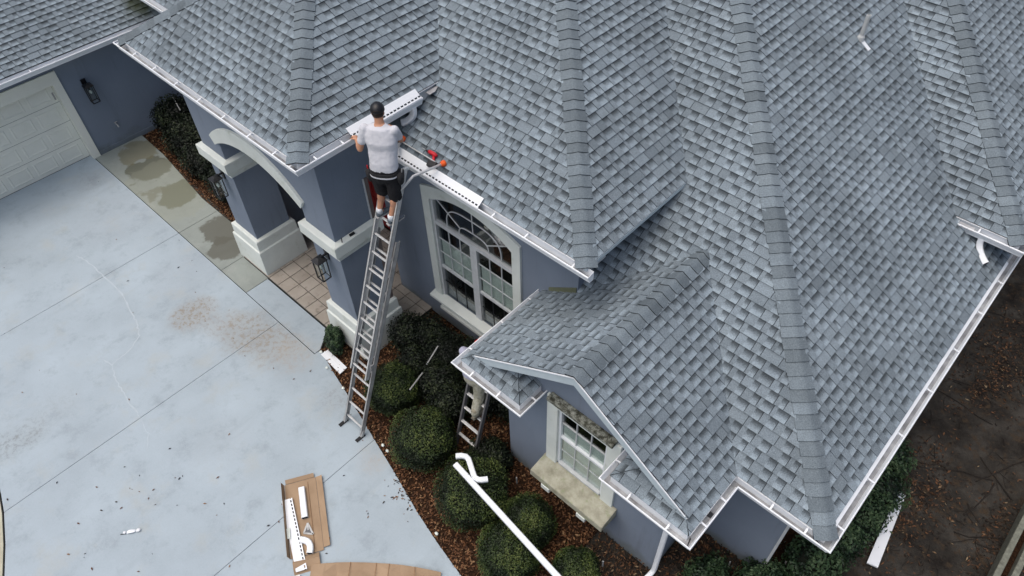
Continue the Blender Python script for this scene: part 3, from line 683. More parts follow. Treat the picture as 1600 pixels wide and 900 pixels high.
# ------------------------------------------------------------------ ground, driveway, beds
def mk_soil():
    t = NT('dark_soil'); c = t.ramp(t.noise(1.3, 8, rough=.68), [(.32, (.011,.009,.008)), (.5, (.034,.031,.027)), (.72, (.078,.072,.063))])
    c = t.mix(t.val(t.noise(9, 6), .5, .7), c, (.05, .036, .024)); t.col(c); t.rough(.95, .1); t.bump(t.noise(14, 8, rough=.7), .9, .03); return t.m
M['soil'] = mk_soil()
def mk_mulch():
    t = NT('mulch'); c = t.ramp(t.noise(26, 6, rough=.7), [(.3, (.010,.007,.005)), (.55, (.035,.018,.010)), (.75, (.08,.038,.018))]); t.col(c); t.rough(.95, .1); t.bump(t.noise(30, 6), 1., .03); return t.m
M['mulch'] = mk_mulch()
def mk_concrete(name, base, drive):
    t = NT(name); k0 = tuple(v*.90 for v in base); k1 = tuple(v*1.07 for v in base)
    c = t.ramp(t.noise(.8, 7, rough=.6), [(.32, k0), (.68, k1)])
    c = t.mix(t.math('MULTIPLY', t.val(t.noise(2.2, 9, rough=.72), .48, .72), .50), c, tuple(v*.62 for v in base))
    c = t.mix(t.math('MULTIPLY', t.val(t.noise(1.4, 8, rough=.66), .52, .72), .42), c, (.37,.385,.36))
    mpn = t.n('ShaderNodeMapping'); mpn.inputs['Scale'].default_value = (1.2, .22, 1); mpn.inputs['Rotation'].default_value = (0,0,.35); t.l(t.pos(), mpn.inputs['Vector'])
    c = t.mix(t.math('MULTIPLY', t.val(t.noise(2.4, 7, mpn.outputs[0], .6), .55, .75), .22), c, tuple(v*.66 for v in base))
    fine = t.noise(40, 5, rough=.75); c = t.mix(t.math('MULTIPLY', t.val(fine, .52, .78), .30), c, tuple(v*.55 for v in base)); c = t.mix(t.math('MULTIPLY', t.val(fine, .48, .28), .22), c, tuple(min(1, v*1.3) for v in base))
    if drive:
        sp = t.val(t.noise(11, 6, rough=.75), .47, .62)
        for x, y, r_, cc, st in ((-11.0,2.25,.42,(.23,.185,.13),.85), (-9.85,2.72,.50,(.24,.20,.145),.7), (-9.2,2.85,.48,(.25,.21,.155),.62), (-10.4,2.45,.3,(.26,.22,.17),.55), (-8.75,3.0,.4,(.34,.30,.25),.5), (-5.9,2.55,.16,(.40,.31,.22),.45), (-10.8,-1.45,.30,(.15,.16,.15),.6), (-10.75,-1.0,.22,(.18,.19,.18),.5), (-10.9,-.55,.3,(.24,.25,.24),.3),
                                   (-14.9,2.6,.8,(.30,.33,.37),.25), (-12.1,2.7,.7,(.30,.33,.37),.25), (-8.1,1.0,.5,(.33,.36,.38),.22), (-7.4,2.9,.25,(.2,.2,.19),.5), (-16.6,2.8,.3,(.2,.2,.2),.4)):
            mk = t.math('MULTIPLY', t.math('MULTIPLY', t.near(x, y, r_, .22, .30, 2.2), t.math('ADD', .35, t.math('MULTIPLY', sp, .65))), st); c = t.mix(mk, c, cc)
        t.rough(.62, .35)
    else:
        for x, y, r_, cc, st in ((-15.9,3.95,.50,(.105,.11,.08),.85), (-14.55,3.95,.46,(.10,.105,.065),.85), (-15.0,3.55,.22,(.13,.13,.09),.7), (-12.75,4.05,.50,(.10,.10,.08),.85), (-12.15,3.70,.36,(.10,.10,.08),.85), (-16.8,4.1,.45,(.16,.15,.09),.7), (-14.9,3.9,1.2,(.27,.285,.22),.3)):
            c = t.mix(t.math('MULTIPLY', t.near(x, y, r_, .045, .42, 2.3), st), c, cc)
        t.rough(.55, .35)
    t.col(c); t.bump(t.noise(90, 4), .12, .004); return t.m
M['drive'] = mk_concrete('painted_concrete', (.345, .410, .456), True)
M['walk'] = mk_concrete('bare_concrete', (.255, .285, .265), False)
M['joint'] = simple('joint_dirt', (.04, .04, .035), .95)
M['beige'] = simple('beige_paving', (.42, .40, .31), .9, var=.15, sc=5)
struct(MB().add([(-220,-220,-.06),(220,-220,-.06),(220,220,-.06),(-220,220,-.06)], [(0,1,2,3)]).build('ground', M['soil']))
edge = [(-8.42,3.40),(-7.87,3.24),(-7.21,3.09),(-6.21,2.84),(-5.46,2.66),(-4.7,2.46),(-4.08,2.33),(-3.48,2.23),(-2.4,2.10),(-1.,2.0),(2.,1.95)]
left = [(2.,-7.),(-5.2,-5.2),(-6.6,-3.7),(-7.6,-2.95),(-8.55,-2.43),(-9.04,-2.22),(-9.6,-2.02),(-9.94,-1.93),(-10.6,-1.78),(-12.,-1.68),(-17.55,-1.66)]
outl = [(-17.55,3.25),(-8.44,3.25)] + edge + left
drv = struct(MB().prism(outl, 'z', -.05, -.012).build('driveway', M['joint']))
jx = [-20, -13.37, -9.60, -6.197, -2.75, 5]
for i in range(len(jx)-1):
    a, b = jx[i]+.0045, jx[i+1]-.0045
    pl = clip(outl, [(a,-60),(b,-60),(b,60),(a,60)]) if area2(outl) > 0 else clip(outl[::-1], [(a,-60),(b,-60),(b,60),(a,60)])
    if len(pl) > 2: MB().prism(pl, 'z', -.03, 0.).build('slab', M['drive'], drv)
# sealed crack wandering across the slabs
def ribbon_flat(pts, wd, z, rnd):
    mb = MB(); L = []; Rr = []
    P_ = [Vector(p) for p in pts]; Q = []
    for i in range(len(P_)-1):
        for k in range(6): Q.append(P_[i].lerp(P_[i+1], k/6)+Vector((rnd.uniform(-.015,.015), rnd.uniform(-.015,.015))))
    Q.append(P_[-1])
    for i, p in enumerate(Q):
        d = (Q[min(i+1,len(Q)-1)]-Q[max(i-1,0)]).normalized(); n = Vector((-d.y, d.x)); w_ = wd*rnd.uniform(.5,1.2)*min(1, .3+min(i, len(Q)-1-i)*.25)
        L.append((*(p+n*w_), z)); Rr.append((*(p-n*w_), z))
    for i in range(len(Q)-1): mb.face([L[i], Rr[i], Rr[i+1], L[i+1]])
    return mb
rc = random.Random(3)
M['seal'] = simple('crack_filler', (.40,.46,.50), .6, var=.08)
ribbon_flat([(-14.39,1.41),(-14.1,1.49),(-13.36,1.53),(-12.48,1.53),(-11.98,1.41),(-11.66,1.37),(-11.33,1.24),(-11.13,.9),(-11.08,.55),(-11.33,.49)], .016, .003, rc).build('crack_filler', M['seal'], drv)
ribbon_flat([(-11.08,.55),(-10.75,.45),(-10.4,.4),(-9.95,.35),(-9.63,.35)], .013, .0035, rc).build('crack_filler', M['seal'], drv)
ribbon_flat([(-9.55,.33),(-9.2,.28),(-8.9,.1)], .008, .003, rc).build('crack_filler', M['seal'], drv)
wk = struct(MB().prism([(-17.37,3.262),(-8.44,3.262),(-8.44,3.40),(-8.72,3.775),(-10.74,3.775),(-10.74,3.83),(-11.7,3.83),(-12.3,4.22),(-16.2,4.46),(-17.37,4.50)], 'z', -.05, -.012).build('walkway', M['joint']))
wo = [(-17.37,3.264),(-10.745,3.264),(-10.745,3.80),(-11.72,3.80),(-11.72,4.16),(-12.5,4.22),(-14.0,4.22),(-16.2,4.46),(-17.37,4.50)]
for a, b in ((-17.4,-13.376),(-13.364,-11.676),(-11.664,-10.7)):
    pl = clip(wo, [(a,-60),(b,-60),(b,60),(a,60)])
    if len(pl) > 2: MB().prism(pl, 'z', -.03, .002).build('slab', M['walk'], wk)
MB().prism([(-10.733,3.264),(-8.45,3.264),(-8.45,3.39),(-8.74,3.772),(-10.733,3.772)], 'z', -.03, .001).build('slab', M['drive'], wk)
struct(MB().prism([(-17.55,-1.70)] + [(x-.02, y-.03) for x, y in left[::-1][1:]] + [(2.,-12.),(-17.55,-12.)], 'z', -.05, -.006).build('sidewalk', M['beige']))
# porch tiles
def mk_tile():
    t = NT('porch_tile'); c = t.ramp(t.noise(3.5, 6), [(.3, (.29,.26,.22)), (.7, (.40,.365,.32))]); oi = t.n('ShaderNodeObjectInfo')
    c = t.mix(.35, c, t.ramp(oi.outputs['Random'], [(0, (.27,.24,.205)), (1, (.42,.385,.34))])); c = t.mix(t.val(t.noise(8, 6), .56, .75, 0, .6), c, (.12,.10,.08)); t.col(c); t.rough(.55, .35); return t.m
M['tile'] = mk_tile()
pf = struct(MB().box((-11.62,3.79,-.05),(-7.60,6.36,.034)).build('porch_floor', M['joint']))
TS = .309
tm = {}
for i in range(13):
    for j in range(9):
        x0 = -11.62+i*TS+.005; y0 = 3.792+j*TS+.005; x1 = min(x0+TS-.010, -7.602); y1 = min(y0+TS-.010, 6.355)
        key = (round(x1-x0,3), round(y1-y0,3))
        if min(key) < .05: continue
        if key not in tm: tm[key] = MB().add([(0,0,-.02),(key[0],0,-.02),(key[0],key[1],-.02),(0,key[1],-.02),(.003,.003,.008),(key[0]-.003,.003,.008),(key[0]-.003,key[1]-.003,.008),(.003,key[1]-.003,.008)], [(4,5,6,7),(0,1,5,4),(1,2,6,5),(2,3,7,6),(3,0,4,7)]).mesh('tile', M['tile'])
        o = obj('tile', tm[key], pf); o.location = (x0, y0, .042)
# mulch beds
bed = struct(MB().prism([(-8.43,3.41)] + edge[:9] + [(-2.4,4.3),(-1.44,4.3),(-1.44,5.3),(0,5.3),(0.2,6.2),(-.3,8.5),(-4.3,8.5),(-4.3,5.5),(-7.6,5.5),(-7.6,4.7),(-8.5,3.9)], 'z', -.058, -.02).build('mulch_bed', M['mulch']))
bed2 = struct(MB().prism([(-17.37,4.50),(-16.2,4.462),(-14.0,4.222),(-12.5,4.222),(-11.72,4.16),(-11.66,3.8),(-11.66,5.94),(-17.37,5.94)], 'z', -.058, -.018).build('mulch_bed', M['mulch']))
# leaf litter: one mass per bed
def mk_leaf(name, stops, rough=.7, trans=.0):
    t = NT(name); a = t.n('ShaderNodeAttribute', attribute_name='tab'); sp = t.n('ShaderNodeSeparateXYZ'); t.l(a.outputs['Vector'], sp.inputs[0])
    c = t.ramp(sp.outputs[0], stops); t.col(c); t.rough(rough, .25)
    return t.m
M['litter'] = mk_leaf('dead_leaf', [(0,(.026,.012,.006)),(.3,(.066,.030,.014)),(.6,(.13,.057,.025)),(.85,(.20,.098,.046)),(1,(.30,.19,.10))])
M['litter_dk'] = mk_leaf('old_leaf', [(0,(.012,.009,.007)),(.4,(.035,.022,.014)),(.7,(.08,.04,.02)),(.93,(.14,.065,.03)),(1,(.26,.20,.12))])
def inside(p, poly):
    c = False; n = len(poly)
    for i in range(n):
        a, b = poly[i], poly[(i+1)%n]
        if (a[1] > p[1]) != (b[1] > p[1]) and p[0] < (b[0]-a[0])*(p[1]-a[1])/(b[1]-a[1])+a[0]: c = not c
    return c
def leaf_quad(mb, p, L, W, ang, tilt, roll, tone, curl=.0):
    m3 = Matrix.Rotation(ang,3,'Z') @ Matrix.Rotation(tilt,3,'Y') @ Matrix.Rotation(roll,3,'X'); p = Vector(p)
    q = [Vector((-L/2,0,0)), Vector((-.05*L,-W/2,curl)), Vector((L/2,0,0)), Vector((-.05*L,W/2,curl))]
    mb.face([p+m3@v for v in q], None, (tone, 0, 0))
def litter(poly, n, seed, name, mat, z0, smin=.035, smax=.075, dens=None, label=None, height=.03):
    r_ = random.Random(seed); mb = MB(); xs_ = [p[0] for p in poly]; ys_ = [p[1] for p in poly]; k = 0; tries = 0
    while k < n and tries < n*30:
        tries += 1; p = (r_.uniform(min(xs_),max(xs_)), r_.uniform(min(ys_),max(ys_)))
        if not inside(p, poly): continue
        if dens and r_.random() > dens(*p): continue
        L = r_.uniform(smin, smax); leaf_quad(mb, (p[0],p[1],z0+r_.uniform(0.006,height)), L, L*r_.uniform(.3,.5), r_.uniform(0,6.28), r_.gauss(0,.35), r_.gauss(0,.4), r_.random(), L*r_.uniform(-.1,.15)); k += 1
    return stuff(tag(mb.build(name, mat, fix=False), label, 'leaves', kind='stuff'))
front = [(-8.43,3.40)] + edge[:9] + [(-2.4,4.2),(-4.25,4.2),(-4.3,5.45),(-7.6,5.45),(-7.6,4.7),(-8.4,3.75)]
litter(front, 13000, 5, 'leaf_litter', M['litter'], -.02, label='brown dead leaves covering the mulch bed along the driveway edge', height=.05)
litter([(-17.3,4.50),(-16.2,4.47),(-14.0,4.23),(-12.5,4.23),(-11.8,4.17),(-11.7,5.0),(-17.3,5.3)], 5000, 6, 'leaf_litter', M['litter'], -.018, label='brown dead leaves in the bed beside the garage wall', height=.05)
litter([(-2.4,2.3),(-1.5,3.0),(0.6,5.6),(-.2,5.25),(-1.4,5.2),(-1.4,4.2),(-2.4,4.2)], 3500, 8, 'leaf_litter', M['litter_dk'], -.02, label='dark dead leaves at the foot of the gable wall by the downspout', height=.05)
yard = [(0.1,5.2),(1.6,5.0),(4.5,7.6),(4.5,16),(-.2,16),(-.2,6)]
def dyard(x, y): return max(.03, math.exp(-abs(x-.95+.12*math.sin(y*2.1))/.28)*(.55+.45*math.sin(y*1.7+1))) + (.35 if (x > 1.9 and y < 8.9) else 0)
litter(yard, 6000, 9, 'leaf_litter', M['litter_dk'], -.06, .03, .08, dyard, 'scattered brown leaves on the dark soil beside the right-hand eave', .03)
# twigs and roots on the yard: too many to count
tw = MB(); r_ = random.Random(21)
for k in range(420):
    x, y = r_.uniform(.4,4.2), r_.uniform(5.6,15.5); a = r_.uniform(0,6.28); L = r_.uniform(.06,.45) if k > 40 else r_.uniform(.5,1.1); pts = []
    for q in range(5):
        a += r_.gauss(0,.22); pts.append((x, y, -.052+r_.uniform(0,.02))); x += math.cos(a)*L/4; y += math.sin(a)*L/4
    tw.tube(pts, r_.uniform(.003,.006) if k > 40 else r_.uniform(.006,.013), 5)
stuff(tag(tw.build('twigs', simple('twig_bark', (.02,.016,.013), .9)), 'thin dark twigs and roots strewn over the bare soil', 'twigs', kind='stuff'))
lr = random.Random(33); lm = []
for k in range(4):
    mb = MB(); leaf_quad(mb, (0,0,.006), .07, .026, 0, .1*k-.15, .2-.1*k, (.1,.35,.6,.9)[k], .008); lm.append(mb.mesh('fallen_leaf', M['litter'] if k > 1 else M['litter_dk'], fix=False))
spots = [(-8.09,.16),(-8.03,.26),(-8.16,-.19),(-8.57,-.22),(-7.97,-1.44),(-8.15,-1.62),(-8.65,.38),(-7.32,.25),(-9.47,-1.21),(-8.9,-.8),(-7.9,-.3)]
while len(spots) < 95:
    p = (lr.uniform(-16.5,-3.6), lr.uniform(-1.9,3.2)); w_ = .25 + (.7 if -9 < p[0] < -5 else 0) + (.4 if p[1] > 2.2 else 0)
    if lr.random() < w_ and inside(p, outl): spots.append(p)
for k in range(45): spots.append((lr.gauss(-5.15,.16), lr.gauss(2.50,.09)))
for p in spots:
    o = obj('fallen_leaf', lm[lr.randrange(4)]); o.location = (p[0], p[1], .002); o.rotation_euler = (0,0,lr.uniform(0,6.28)); s_ = lr.uniform(.4,.95); o.scale = (s_, s_, s_)
    tag(o, 'small dry leaf fallen on the pale concrete driveway', 'leaf', 'dry leaves scattered on the driveway')
# ------------------------------------------------------------------ planting
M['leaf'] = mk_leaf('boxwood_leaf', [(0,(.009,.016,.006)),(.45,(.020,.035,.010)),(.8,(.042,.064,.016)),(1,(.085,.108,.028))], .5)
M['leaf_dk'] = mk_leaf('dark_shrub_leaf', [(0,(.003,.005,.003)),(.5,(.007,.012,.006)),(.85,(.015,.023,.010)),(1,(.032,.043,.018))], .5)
M['leaf_hedge'] = mk_leaf('hedge_leaf', [(0,(.008,.018,.010)),(.5,(.022,.045,.020)),(.9,(.045,.080,.035)),(1,(.07,.11,.05))], .45)
M['bark'] = simple('shrub_bark', (.035,.026,.018), .9)
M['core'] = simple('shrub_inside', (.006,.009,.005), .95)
def lump(d, ph): return .8*(math.sin(3.1*d.x+ph)*math.cos(2.7*d.y+ph*1.7)+math.sin(4.3*d.z+2.1*d.x+ph*.6)) + .3*math.sin(7.1*d.x+5.3*d.y+ph)*math.cos(6.1*d.z-ph)
def shrub(name, blobs, label, cat, group, n, lsize, mat, seed, shaggy=.06, clipped=True):
    """blobs: (centre, (rx,ry,rz)); leaves spread through a shell of each blob, round a solid core coloured dark for the inner shade"""
    r_ = random.Random(seed); base = (blobs[0][0][0], blobs[0][0][1], -.02)
    t = thing(name, base, label, cat, group); fol = MB(); core = MB(); tk = MB(); tot = sum(b[1][0]*b[1][1]+b[1][0]*b[1][2] for b in blobs)
    for bi, (c, rr) in enumerate(blobs):
        ph = r_.uniform(0,6); cnt = int(n*(rr[0]*rr[1]+rr[0]*rr[2])/tot); c = Vector(c)
        core.ball(c, tuple(q*.80 for q in rr), 14, 9)  # opaque near-black ball; its colour stands in for the bush's inner shade
        for k in range(cnt):
            z = r_.uniform(-.75,1); a = r_.uniform(0,6.283); q = math.sqrt(1-z*z); d = Vector((q*math.cos(a), q*math.sin(a), z))
            lm_ = lump(d*1.6, ph); rad = 1+shaggy*lm_ + (r_.uniform(-.17,.03) if clipped else r_.uniform(-.30,.14))
            if r_.random() < .05: rad += shaggy*r_.random()*1.6
            p = c + Vector((d.x*rr[0], d.y*rr[1], d.z*rr[2]))*rad
            if p.z < -.01: continue
            if any(((p.x-o[0][0])/o[1][0])**2+((p.y-o[0][1])/o[1][1])**2+((p.z-o[0][2])/o[1][2])**2 < .6 for j, o in enumerate(blobs) if j != bi): continue
            tone = min(1, max(0, .30+.28*lm_+r_.gauss(0,.20)+(.12 if rad > 1 else -.15)+.14*d.z))  # tone rises upward and outward: top light and inner shade put into colour
            L = lsize*r_.uniform(.7,1.35)
            up_ = (d*.9+Vector((r_.gauss(0,.5), r_.gauss(0,.5), r_.gauss(.25,.5)))).normalized(); sd = up_.cross(Vector((r_.gauss(0,1), r_.gauss(0,1), r_.gauss(0,1)))).normalized(); fd = sd.cross(up_)
            fol.face([p-fd*L*.5, p+sd*L*.28+up_*L*.06, p+fd*L*.5, p-sd*L*.28+up_*L*.06], None, (tone,0,0))
        tk.tube([(c.x+r_.uniform(-.03,.03), c.y, -.03),(c.x, c.y, c.z*.5),(c.x+.03, c.y-.02, c.z)], [.03,.025,.015], 7)
        for k in range(5):
            a = r_.uniform(0,6.28); tk.tube([(c.x,c.y,c.z*.4),(c.x+math.cos(a)*rr[0]*.45,c.y+math.sin(a)*rr[1]*.45,c.z*.9),(c.x+math.cos(a)*rr[0]*.75,c.y+math.sin(a)*rr[1]*.75,c.z+rr[2]*.2)], [.014,.010,.005], 5)
    f = fol.build('foliage', mat, t, fix=False); core.build('shade_core', M['core'], f); tk.build('trunk', M['bark'], t); return t
GB = 'clipped round bushes in the front bed'
for i, (x, y, rr, rz, lab) in enumerate((
  (-6.50,3.60,.47,.44,'clipped round green bush nearest the foot of the long ladder'),
  (-5.36,3.27,.53,.49,'clipped round green bush between the two ladders, second from the long ladder'),
  (-4.12,3.16,.58,.50,'largest clipped round bush, under the upper end of the loose white downspout'),
  (-3.17,3.37,.41,.40,'clipped round bush behind the loose downspout, below the gable window'),
  (-3.06,2.87,.46,.43,'clipped round bush in front of the loose downspout near the driveway'),
  (-2.16,3.30,.36,.35,'small clipped round bush at the bottom edge, by the lower end of the loose downspout'))):
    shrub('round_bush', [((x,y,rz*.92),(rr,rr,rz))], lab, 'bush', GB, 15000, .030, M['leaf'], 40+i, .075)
shrub('dark_shrub', [((-7.22,4.62,.36),(.36,.34,.40)),((-6.88,4.78,.36),(.40,.36,.42))], 'dark leafy shrub against the window wall beside the porch tiles', 'shrub', 'dark shrubs under the arched window', 8000, .045, M['leaf_dk'], 61, .10, False)
shrub('dark_shrub', [((-6.35,4.72,.38),(.46,.42,.44)),((-6.02,4.98,.33),(.34,.32,.36))], 'dark leafy shrub below the middle of the arched window', 'shrub', 'dark shrubs under the arched window', 8000, .045, M['leaf_dk'], 62, .10, False)
shrub('dark_shrub', [((-6.62,4.22,.32),(.36,.30,.36)),((-6.02,4.20,.36),(.40,.36,.40))], 'dark leafy shrub behind the first round bush, with a loose stick lying on it', 'shrub', 'dark shrubs under the arched window', 8000, .045, M['leaf_dk'], 63, .10, False)
shrub('dark_shrub', [((-4.42,3.90,.20),(.34,.26,.24)),((-4.55,3.72,.14),(.26,.2,.18))], 'low dark shrub at the right of the short ladder by the gable wall', 'shrub', 'dark shrubs under the arched window', 5000, .045, M['leaf_dk'], 65, .12, False)
shrub('dark_shrub', [((-5.30,4.62,.30),(.42,.36,.34)),((-4.85,4.85,.3),(.36,.34,.34))], 'dark leafy shrub behind the short ladder below the right side of the arched window', 'shrub', 'dark shrubs under the arched window', 6000, .045, M['leaf_dk'], 66, .12, False)
shrub('dark_shrub', [((-5.58,4.05,.32),(.34,.34,.36))], 'dark leafy shrub at the left of the short ladder', 'shrub', 'dark shrubs under the arched window', 4500, .045, M['leaf_dk'], 64, .10, False)
for i, (b, lab) in enumerate(((((-16.75,5.30,.42),(.48,.50,.46)), 'dark shrub tight against the garage wall, leftmost of the courtyard row'), (((-15.75,5.12,.40),(.60,.56,.44)), 'dark shrub second from the garage wall in the courtyard row'),
                              (((-14.65,4.98,.38),(.62,.56,.42)), 'dark shrub in the middle of the courtyard row, beside the stained walkway'), (((-13.55,4.92,.38),(.60,.52,.42)), 'dark shrub fourth from the garage wall in the courtyard row'), (((-12.5,4.80,.36),(.58,.46,.40)), 'dark shrub nearest the left porch column in the courtyard row'))):
    shrub('dark_shrub', [b], lab, 'shrub', 'dark shrubs in the courtyard by the garage', 6000, .06, M['leaf_dk'], 70+i, .12, False)
up_bl = [((-8.20+dx, 3.60+dy, z),(q,q,h)) for dx, dy, z, q, h in ((0,0,.30,.15,.30),(-.12,.06,.28,.10,.26),(.10,-.05,.22,.10,.22),(-.02,.10,.26,.10,.28))]
shrub('upright_shrub', up_bl, 'small upright evergreen at the foot of the right porch column', 'shrub', None, 4200, .045, M['leaf_hedge'], 80, .12, False)
for i, (x, y, q, h, lab) in enumerate(((.26,5.72,.34,.32,'hedge plant at the front end of the hedge, under the lower right roof corner'), (.36,6.30,.33,.34,'hedge plant second from the front, beside the lower end of the white board'), (.44,6.88,.32,.34,'hedge plant beside the middle of the white board'), (.47,7.46,.32,.34,'hedge plant overhanging the upper end of the white board'), (.36,8.06,.26,.30,'hedge plant at the far end of the hedge, past the white board'),
    (-.15,5.02,.30,.24,'low green plant at the foot of the house wall below the lower right roof corner'), (-.72,4.55,.28,.22,'low green plant in the corner below the dark outlet hole of the gutter'))):
    shrub('hedge_plant', [((x,y,h*.9),(q,.36,h))], lab, 'hedge', 'hedge plants along the right-hand wall', 3800, .050, M['leaf_hedge'], 90+i, .22, False)

# ------------------------------------------------------------------ wall lanterns
def lantern(base, out, label):
    """base: point on the wall at the top of the lantern; out: unit plan vector off the wall"""
    b = Vector(base); o = Vector((out[0], out[1], 0)); sd = Vector((-o.y, o.x, 0)); t = thing('wall_lantern', base, label, 'lantern', 'black framed lanterns on the walls')
    MB().bar(b+o*.012+Vector((0,0,.05)), b+o*.012-Vector((0,0,.13)), .11, .024, o).build('back_plate', M['black'], t)
    MB().bar(b+o*.02-Vector((0,0,.02)), b+o*.13-Vector((0,0,.02)), .03, .025).build('arm', M['black'], t)
    c = b+o*.17
    tp = MB(); 
    def ringp(z, h): return [c+sd*(sx*h)+o*(sy*h)+Vector((0,0,z)) for sx, sy in ((-1,-1),(1,-1),(1,1),(-1,1))]
    vv = ringp(-.065,.098)+ringp(-.05,.10)+ringp(-.015,.05)+ringp(.0,.02); tp.add(vv, [(i*4+k,i*4+(k+1)%4,i*4+4+(k+1)%4,i*4+4+k) for i in range(3) for k in range(4)]+[(3,2,1,0),(12,13,14,15)]).build('cap', M['black'], t)
    fr = MB(); hi, lo = ringp(-.065,.082), ringp(-.47,.078)
    for k in range(4): fr.bar(hi[k], lo[k], .016, .016, o); fr.bar(lo[k], lo[(k+1)%4], .016, .014); fr.bar(hi[k], hi[(k+1)%4], .014, .014)
    fr.build('frame', M['black'], t)
    g0, g1 = ringp(-.07,.074), ringp(-.465,.070)
    for k in range(4): MB().face([g0[k], g0[(k+1)%4], g1[(k+1)%4], g1[k]]) or MB().add([g0[k], g0[(k+1)%4], g1[(k+1)%4], g1[k]], [(0,1,2,3)]).build('glass_pane', M['glass'], t)
    MB().tube([c+Vector((0,0,-.07)), c+Vector((0,0,-.16))], .015, 8).build('bulb_holder', M['black'], t)
    MB().ball(c+Vector((0,0,-.215)), (.027,.027,.05), 10, 8).build('bulb', M['blind'], t, smooth=True)
    return t
lantern((xw+.001, 3.86, 1.86), (1,0), 'black framed wall lantern on the dark garage wall beside the garage door')
lantern((-11.27, wallA-.001, 2.42), (0,-1), 'black framed wall lantern on the left porch column')
lantern((-8.11, wallA-.001, 2.42), (0,-1), 'black framed wall lantern on the right porch column behind the ladder')

# ------------------------------------------------------------------ long extension ladder with standoff
LE = R(67.37); lx0, ly0 = -6.8322, 2.683
lad = thing('extension_ladder', (-6.62, ly0, 0), 'long aluminium extension ladder from the driveway up to the roof, with the man on it', 'ladder')
dl = Vector((0, math.cos(LE), math.sin(LE))); ln = Vector((0, -math.sin(LE), math.cos(LE)))    # up the ladder; off its front
def lp(x, L, h=0): return Vector((x, ly0, 0)) + dl*L + ln*h
def rail(x, L0, L1, h, flip, mat):
    mb = MB(); mb.bar(lp(x,L0,h), lp(x,L1,h), .006, .078, ln)
    for e in (-1, 1): mb.bar(lp(x+flip*.012,L0,h+e*.036), lp(x+flip*.012,L1,h+e*.036), .030, .006, ln)
    return mb.build('rail', mat, lad)
bx0, bx1, fx0, fx1 = -6.85, -6.395, -6.822, -6.423
rail(bx0,.03,3.88,-.045,1,M['alu_dull']); rail(bx1,.03,3.88,-.045,-1,M['alu_dull']); rail(fx0,1.30,5.02,.045,1,M['alu']); rail(fx1,1.30,5.02,.045,-1,M['alu'])
def rung(x0, x1, L, h):
    a, b = lp(x0,L,h), lp(x1,L,h); return MB().bar(a, b, .034, .026, (0,0,1), .4).build('rung', M['alu'], lad)
for i in range(12): rung(bx0, bx1, .1976+.3048*i, -.045)
for i in range(4, 16): rung(fx0, fx1, .1976+.3048*i-.02, .045)
for x in (fx0, fx1):
    MB().bar(lp(x,5.02,.045), lp(x,5.05,.045), .036, .086, ln).build('end_cap', M['pvc'], lad)
for x in (bx0, bx1):
    MB().bar(lp(x,.0,-.045)+Vector((0,0,.045)), lp(x,.16,-.045), .05, .05, ln).build('shoe_bracket', M['alu_dull'], lad)
    MB().box((x-.03,ly0-.08,.002),(x+.03,ly0+.10,.022)).build('foot_pad', M['rubber'], lad)
for x in (fx0-.02, fx1+.02): MB().bar(lp(x,1.5,.0), lp(x,1.62,.03), .02, .05, ln).build('rung_lock', M['alu_dull'], lad)
# pull rope up the side
MB().tube([lp(fx0+.05,1.45,.06), lp(fx0+.06,2.4,.02), lp(fx0+.07,3.8,.05)], .005, 5).build('rope', M['pvc'], lad)
so_y = 5.175; zt = Bz+S*(so_y-By)+.045
for x0, x1 in ((fx0, -7.213), (fx1, -6.341)):
    a = lp(x0,4.72,.06); e = Vector((x1, so_y, zt)); k_ = a.lerp(e,.30)+Vector((0,0,.10 if x1 > -7 else .06))
    MB().tube([a, a.lerp(k_,.7), k_, k_.lerp(e,.5), e], .020, 10).build('standoff_arm', M['alu'], lad, smooth=True)
    d_ = (e-k_).normalized(); MB().tube([e-d_*.05, e-d_*.02, e+d_*.02, e+d_*.03], [.022,.045,.047,.03], 12).build('standoff_tip', M['orange'], lad, smooth=True)
MB().tube([(-7.17,so_y-.05,zt-.005),(-6.42,so_y-.05,zt-.005)], .009, 8).build('standoff_spreader', M['alu'], lad)

# ------------------------------------------------------------------ short ladder under the eave corner
l2 = thing('step_ladder', (-4.88, 3.70, -.02), 'short dark-railed ladder under the gable eave corner, with the second worker on it', 'ladder')
LE2 = R(72); q0 = Vector((0, 3.70, .0)); d2 = Vector((0, math.cos(LE2), math.sin(LE2)))
M['fibre'] = simple('grey_fibreglass', (.12,.12,.125), .5)
for x, w_ in ((-5.09,0), (-4.67,0)):
    MB().bar(Vector((x,0,0))+q0, Vector((x,0,0))+q0+d2*2.30, .03, .075, d2.cross(Vector((1,0,0)))).build('rail', M['fibre'], l2)
    MB().box((x-.03,3.66,-.02),(x+.03,3.76,.02)).build('foot_pad', M['rubber'], l2)
for i in range(1, 8): 
    p = q0+d2*(.305*i); MB().bar((-5.08,p.y,p.z), (-4.68,p.y,p.z), .05, .028, (0,0,1), .3).build('rung', M['alu'], l2)
for x in (-5.07, -4.69): MB().bar((x,4.42,2.16),(x,5.05,.0), .025, .03, (1,0,0)).build('rear_leg', M['fibre'], l2)
MB().bar((-5.1,4.41,2.20),(-4.66,4.41,2.20), .12, .03).build('top_cap', M['red'], l2)

